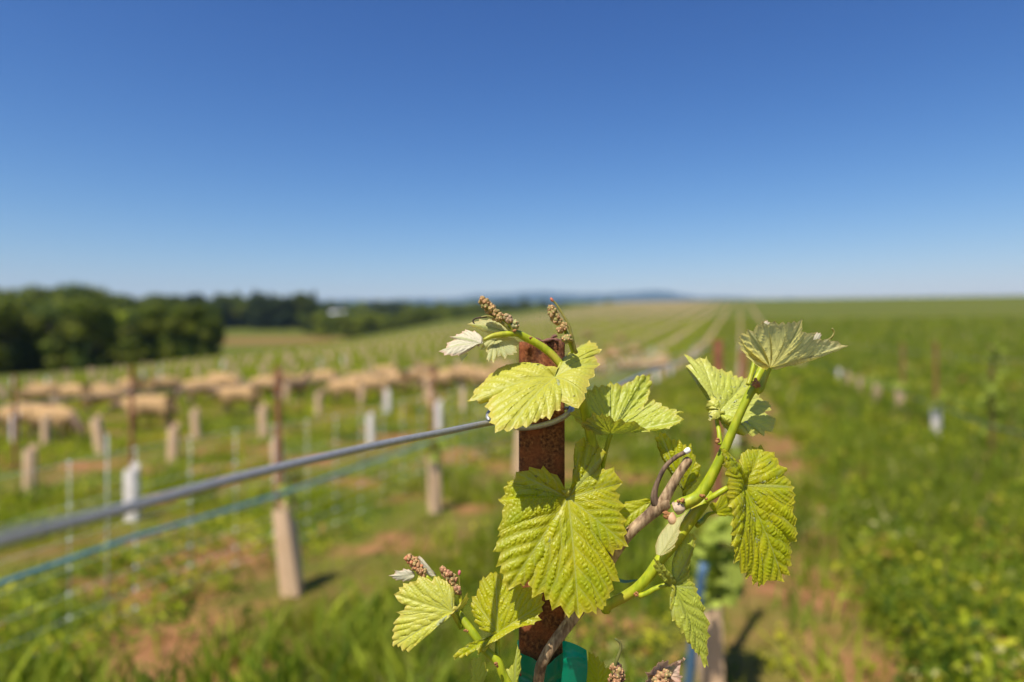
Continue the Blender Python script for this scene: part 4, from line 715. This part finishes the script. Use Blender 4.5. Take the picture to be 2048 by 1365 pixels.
leaf(K5, (782, 685), .530, '735,625s 760,600 838,532v/2 880,520/4 960,560v/6 980,640/7 960,720v/6 880,716 820,712s', (0, 0), 'top', M_LEAF, vine, .05, .8, seed=11.3, N=220, RN_=50, label='small leaf in the shade of the folded leaf', petiole=[(1429, 1025, .53, 3), (1415, 1030, .528, 4), (1405, 1042, .524, 5), (1394, 1050, .518, 6)])
leaf(K7, (690, 690), .495, '697,640s/2 703,600s/3 695,520/4 695,450/5 660,420/5 640,388/6 600,378/6 560,350/6 520,342v/6 500,400n/4 445,358/5 410,352/5 370,345/5 350,392n/3 290,400/4 220,415v/4 225,450n/3 180,455/3 190,490n/2 135,520v/2 180,590n/1 265,635n/1 240,650/0 155,690/0 205,715n/0 130,800v/-2 160,820n/-1 120,870/-3 145,892n/-2 118,940/-4 130,970n/-3 125,1017v/-5 165,1000n/-4 180,1037/-5 200,1020n/-5 215,1062/-6 245,1040n/-5 275,1082v/-6 330,1020s/-6 450,920s/-4 560,808s/-3 640,740s/-1 700,700s/0 760,650s/8 830,600/14 850,560v/16 833,500/12 780,580s/5 730,640s/2', (-.1, -.15), 'top', M_LEAFY, vine, .05, 1.0, seed=12.7, label='flat bright leaf on the low shoot', cell=.0024, petiole=[(904, 1225, .496, 4), (912, 1238, .500, 4.5), (922, 1256, .503, 5)])
leaf(K7, (1130, 890), .502, '1090,885s/1 1010,882s/3 950,850/5 905,780/7 880,680/9 866,610/10 880,545v/12 940,470/12 958,390/13 990,345v/14 1012,368n/13 1060,310/14 1110,300v/14 1150,330/13 1180,380/12 1250,400/11 1330,400v/9 1450,450/8 1560,520/7 1582,600v/5 1550,642n/4 1562,690/2 1512,730n/1 1550,772v/-1 1480,822/-4 1390,835s/-6 1300,872s/-7 1240,905/-8 1130,975s/-10 1050,1010n/-10 1010,1040/-12 1000,1075/-12 935,1107v/-13 930,1062n/-12 830,1110/-15 770,1130/-16 710,1147v/-17 695,1120/-17 760,1050s/-13 850,982s/-10 980,950s/-6 1060,920s/-3', (0, 0), 'top', M_LEAF, vine, .03, 1.2, seed=13.1, label='cupped leaf low beside the post', petiole=[(996, 1268, .503, 4), (995, 1290, .504, 4.5), (995, 1310, .502, 5), (1000, 1326, .50, 5.5)])
leaf(K7, (1290, 1395), .500, '1262,1330s/2 1195,1290/4 1200,1230v/5 1260,1200/4 1300,1120/2 1318,1000v/0 1340,1050 1356,1110v 1345,1170n 1352,1235 1328,1300v 1320,1370s', (0, 0), 'top', M_LEAFG, vine, .08, 1, seed=14.1, N=260, RN_=60, label='leaf edge tucked behind the green tape')
leaf(K7, (960, 1430), .535, '900,1400s 870,1330 868,1240v 872,1150 900,1120v 960,1110 1010,1170v 1040,1240 1035,1255 990,1310v 985,1380s', (0, 0), 'top', M_LEAFG, vine, .08, 1, seed=15.1, N=260, RN_=60, label='shaded leaf under the low shoot')
leaf(K8, (1000, 1100), .530, '890,1060s 870,900 880,740v 902,618 930,650n 960,648 975,690n 1005,675v 1025,740n 1062,728 1078,800n 1130,783v 1135,850n 1160,870 1170,960v 1140,1060 1080,1100s', (0, 0), 'top', M_LEAF, vine, .08, 1, seed=16.1, label='dim leaf behind the tape end')
leaf(K8, (1300, 1100), .530, '1250,1060s 1270,960 1290,900v 1325,858 1345,930v 1340,1020 1330,1080s', (0, 0), 'top', M_LEAFG, vine, .06, .8, seed=17.1, N=200, RN_=40)
# downy young leaves at the shoot tips
leaf(K1, (432, 460), .508, '428,430s/2 425,380s/4 378,342/5 330,340/5 302,330/5 270,350/4 255,372/4 225,372/3 165,398v/2 210,425n/2 140,452/1 135,485/0 108,520/0 68,523v/-2 120,555/-3 180,562/-3 240,560v/-3 330,522s/-2 400,472s/-1', (0, -.45), 'under', M_LEAFK, vine, -.12, .9, seed=18.1, N=260, RN_=60, label='pinkish white unfolding leaf', cell=.0018)
leaf(K1, (690, 375), .522, '600,388s/0 500,372s/0 430,345/0 360,322/-1 318,290v/-2 352,275n 380,268/0 420,245v/2 500,243/2 570,268s/2 640,318s/1', (0, -.3), 'under', M_LEAFP, vine, -.10, 1., seed=19.1, N=220, RN_=60, label='pale downy leaf under the tendril', cell=.0018)
leaf(K1, (560, 425), .522, '500,450s/-2 440,482/-2 430,512v/-4 462,510n 490,482n 478,530/-2 480,600/-3 500,618v/-4 525,590n 540,627/-3 560,582n 620,560n 640,592v/-2 660,560n 715,560/0 712,545n 745,540/0 740,510 765,460v/2 720,418s/3 640,408s/2', (0, -.7), 'top', M_LEAFP, vine, .10, 1., seed=20.1, N=240, RN_=60, label='downy leaf hanging beside the post top', cell=.0018)
leaf(K1, (320, 540), .512, '300,545s 250,560s 252,585v 262,617v 300,580 325,548s', (0, 0), 'top', M_LEAFP, vine, .05, .5, seed=21.1, N=120, RN_=30)
leaf(K7, (335, 330), .515, '310,300s 270,280 220,275 180,300 135,290v 140,320 75,345v 120,370 150,390 220,403v 270,400 320,370s', (0, 0), 'under', M_LEAFK, vine, -.1, .6, seed=22.1, N=200, RN_=40, label='pinkish white young leaf by the reddish buds')
leaf(K7, (540, 340), .516, '500,290s 450,230s 400,170v 372,150 360,165v 370,210 400,270s 430,320 480,350s', (0, 0), 'under', M_LEAFK, vine, -.1, .6, seed=23.1, N=160, RN_=40)
leaf(K8, (1640, 1010), .500, '1560,1010s/-1 1500,950/-1 1510,890v/-1 1482,842/-2 1540,820/-1 1600,800v/0 1625,740/1 1665,712v/1 1680,740n/1 1720,715v/1 1725,770n/2 1800,735/1 1900,722v/-1 1860,780n/0 1840,830/0 1868,880v/-1 1865,940/-1 1800,960/0 1740,1010s/0', (0, .1), 'under', leaf_material('vine_leaf_rosy', (.58, .40, .28), (.70, .52, .36), (.76, .56, .42), (.60, .22, .16), .35, (.70, .50, .30), .6, .25), vine, .30, 1.3, seed=24.1, N=300, RN_=60, label='crumpled pink young leaf around a bud cluster', cell=.0022, wave=.09)
leaf(K4, (900, 260), .512, '880,250s 870,180 900,120v 930,105 950,100v 975,120 990,135v 970,200 930,250s', (0, 0), 'under', M_LEAFK, vine, -.1, 1, seed=25.1, N=140, RN_=30)
leaf(K4, (1400, 330), .515, '1370,300 1400,240v 1435,215 1470,222v 1480,245 1470,285 1430,320s', (0, 0), 'under', M_LEAFK, vine, -.1, 1, seed=26.1, N=140, RN_=30)
stem('tendril', [(1640, 690, .516, 2.5), (1655, 681, .515, 2.2), (1664, 674, .514, 2), (1668, 665, .514, 1.8), (1664, 657, .514, 2.2)], vine, None, M_TENDRIL, 8, 0)

# ------------------------------------------------------------------ rusty post with its wire and tape
post = empty('steel_post', P(1084, CY+EYE/.535*F, .535), 'rusty steel channel post with a crumpled top close to the lens', 'post')
def build_post():
    xl = (1038-CX)/F*.535; xr = (1130-CX)/F*.535; y0 = .535; t = .0022; ztop = EYE+.001; D = .020; rn = random.Random(9)
    cols = 26; rows = np.concatenate([[-.05], np.linspace(0, .9, 12), np.linspace(.92, ztop-.001, 60)])
    # profile around the channel: back of one flange, front face with rounded corners, back of the other flange; then the inside
    prof = [(xl+.001, y0+D)]+[(xl, y0+D*k) for k in (.7, .4, .15)]+[(xl+.0006, y0+.0006)]+[(xl+(xr-xl)*k, y0) for k in np.linspace(.05, .95, 16)]+[(xr-.0006, y0+.0006)]+[(xr, y0+D*k) for k in (.15, .4, .7)]+[(xr-.001, y0+D)]
    inn = [(x+(t if x < (xl+xr)/2-.014 else (-t if x > (xl+xr)/2+.014 else 0)), y+(t if y < y0+.002 else 0)) for x, y in prof][::-1]
    ring = prof+inn; n = len(ring); V = []
    for z in rows:
        f = smooth01((z-(ztop-.028))/.028); g = smooth01((z-(ztop-.006))/.006)
        for i, (x, y) in enumerate(ring):
            u = (x-xl)/(xr-xl); crum = f*(.0012*math.sin(u*17+1)+.0010*math.sin(u*31)-.0045*math.exp(-((u-.18)/.12)**2)*(1-g*.6)); top = g*(-.0022-.0015*math.sin(u*9))
            dent = .0016*math.exp(-((u-.33-.8*(ztop-z)/.03)/.1)**2)*f
            V.append((x, y+crum+top+dent+rn.uniform(-.00008, .00008), z+g*(.0006*math.sin(u*23)+.0012*math.exp(-((u-.75)/.08)**2)-.001*math.exp(-((u-.1)/.2)**2))))
    m = len(rows); Q = [(a*n+i, a*n+(i+1) % n, (a+1)*n+(i+1) % n, (a+1)*n+i) for a in range(m-1) for i in range(n)]; h = n//2; Q += [((m-1)*n+i, (m-1)*n+i+1, (m-1)*n+n-2-i, (m-1)*n+n-1-i) for i in range(h-1)]
    wobj('channel', np.array(V), Q, None, [M_RUST], post, True)
    # curled burr along the hammered top
    mb = MB(); q = []
    for k in range(13): u = k/12; q.append((xl+(xr-xl)*(.30+.68*u), y0-.0012+.0011*math.sin(u*8), ztop+.0002+.0009*math.sin(u*9+2)-.0012*u*(u < .9)))
    mb.tube(q, [.0005]+[.0013+.0004*math.sin(k*1.7) for k in range(11)]+[.0005], 8, 4); mb.tube([(xl+(xr-xl)*.70, y0+.001, ztop+.0012), (xl+(xr-xl)*.78, y0+.001, ztop+.0030), (xl+(xr-xl)*.84, y0+.002, ztop+.0026)], [.0008, .0014, .0005], 8, 4); mb.build('hammered_burr', [simple('dark_rust', (.10, .035, .022), (.24, .10, .06), 500, .7, .6, .0006)], post)
build_post()
# thick galvanised wire: from the near end it bends round the face of the post and runs off along the row
wpts = [P(-330, 1180, .160), P(0, 1082, .200), P(250, 1018, .250), P(500, 950, .312), P(740, 894, .390), P(900, 862, .462), P(980, 846, .508), P(1010, 846, .524), P(1040, 856, .529), P(1075, 853, .5318), P(1105, 845, .532), P(1126, 835, .532), P(1137, 827, .534), P(1143, 821, .541), P(1143, 817, .552), P(1150, 812, .575)]
for s in (.75, 1.1, 1.7, 2.4, 3.2, 4.2, 6, 9, 14, 22): x, y = rowpt(-.14, s); wpts.append((x, y, gz(x, y)+1.243-.012*math.sin(s*1.6) if s > .8 else 1.246))
rad = [.00225]*16+[.0019]*10; mb = MB(); mb.tube(wpts, rad, 14, 6); mb.tube([P(979, 842, .522), P(975, 834, .525), P(977, 826, .53), P(984, 821, .538), P(996, 818, .548), P(1020, 816, .560), P(1090, 815, .5585), P(1142, 818, .5585)], .0015, 10, 5)
tag(mb.build('trellis_wire', [M_WIRE]), 'thick galvanised wire looped round the rusty post', 'wire')
# green stretch tape: wraps round the post and the cane, one end sticks out
M_TAPE, _nt, _o = new_mat('green_tape'); _p = nd(_nt, 'ShaderNodeBsdfPrincipled', Roughness=.16); _p.inputs['Base Color'].default_value = (.0, .27, .13, 1); _t = nd(_nt, 'ShaderNodeBsdfTranslucent'); _t.inputs[0].default_value = (.0, .62, .34, 1); _m = nd(_nt, 'ShaderNodeMixShader', Fac=.42)
_n = noise(_nt, 90, 3, coords(_nt)); _nt.links.new(bump(_nt, _n, .3, .002), _p.inputs['Normal']); _nt.links.new(_p.outputs[0], _m.inputs[1]); _nt.links.new(_t.outputs[0], _m.inputs[2]); _nt.links.new(_m.outputs[0], _o.inputs[0])
def tape():
    V = []; n = 64; m = 30; xc = (1084-CX)/F*.535
    for i in range(m+1):
        f = i/m
        for k in range(n):
            a = 2*math.pi*k/n; c, s = math.cos(a), math.sin(a); q = (abs(c)**5+abs(s)**5)**-.2; x = xc+q*c*.0192; y = .545+q*s*.0128
            front = max(0, -s)**.5; y -= .010*math.exp(-((x-xc-.001)/.008)**2)*front*(1-.2*f)      # bulges over the cane
            cinch = .0016*math.exp(-((f-.36)/.05)**2)+.0013*math.exp(-((f-.52)/.04)**2)+.001*math.exp(-((f-.75)/.06)**2)
            x -= (x-xc)*cinch*22; y += cinch*front
            pxl = CX+x/.53*F; top = 1308+ (pxl-1043)*.30 if pxl < 1085 else 1322-(pxl-1085)*.32; bot = 1440
            z = EYE-(top+(bot-top)*f-CY)/F*.532; V.append((x, y, z+.0006*math.sin(a*6+f*9)))
    Q = [(i*n+k, i*n+(k+1) % n, (i+1)*n+(k+1) % n, (i+1)*n+k) for i in range(m) for k in range(n)]; e = empty('tie_tape', V[0], 'glossy green plastic tape tying the cane to the rusty post', 'tape'); wobj('wrap', np.array(V), Q, None, [M_TAPE], e)
    W = []; a, b = 14, 16
    for i in range(a+1):
        for j in range(b+1):
            u, v = i/a, j/b; px = 1124+49*u+2*math.sin(v*7); py = 1281+20*u+(150-10*u)*v-3*math.sin(u*3); d = .522-.003*math.sin(u*2.6)-.002*math.sin(v*5+u*2)-.0035*math.exp(-((v-.26+.1*u)/.05)**2); W.append(P(px, py, d))
    Q = [(i*(b+1)+j, i*(b+1)+j+1, (i+1)*(b+1)+j+1, (i+1)*(b+1)+j) for i in range(a) for j in range(b)]; wobj('loose_end', np.array(W), Q, None, [M_TAPE], e)
    W = []
    for i in range(13):
        u = i/12; W += [P(1228+48*u, 1152+10*u+4*math.sin(u*4), .523), P(1228+48*u, 1159+6*u+5*math.sin(u*4), .525-.004*math.sin(u*3))]
    o = wobj('tie_tape', np.array(W), [(2*i, 2*i+2, 2*i+3, 2*i+1) for i in range(12)], None, [simple('faded_tape', (.06, .16, .12), (.09, .22, .16), 60, .4)]); tag(o, 'faded scrap of green tape around the lower green shoot', 'tape')
tape()

# ------------------------------------------------------------------ air between here and the far hills
def haze():
    m, nt, out = new_mat('haze'); v = nt.nodes.new('ShaderNodeVolumePrincipled'); v.inputs['Color'].default_value = (.45, .68, 1, 1); v.inputs['Density'].default_value = .00014; v.inputs['Anisotropy'].default_value = .1
    nt.links.new(v.outputs[0], out.inputs['Volume']); mb = MB(); mb.box((0, 3000, 225), (24000, 26000, 480)); tag(mb.build('haze', [m], None, False), kind='stuff')
haze()
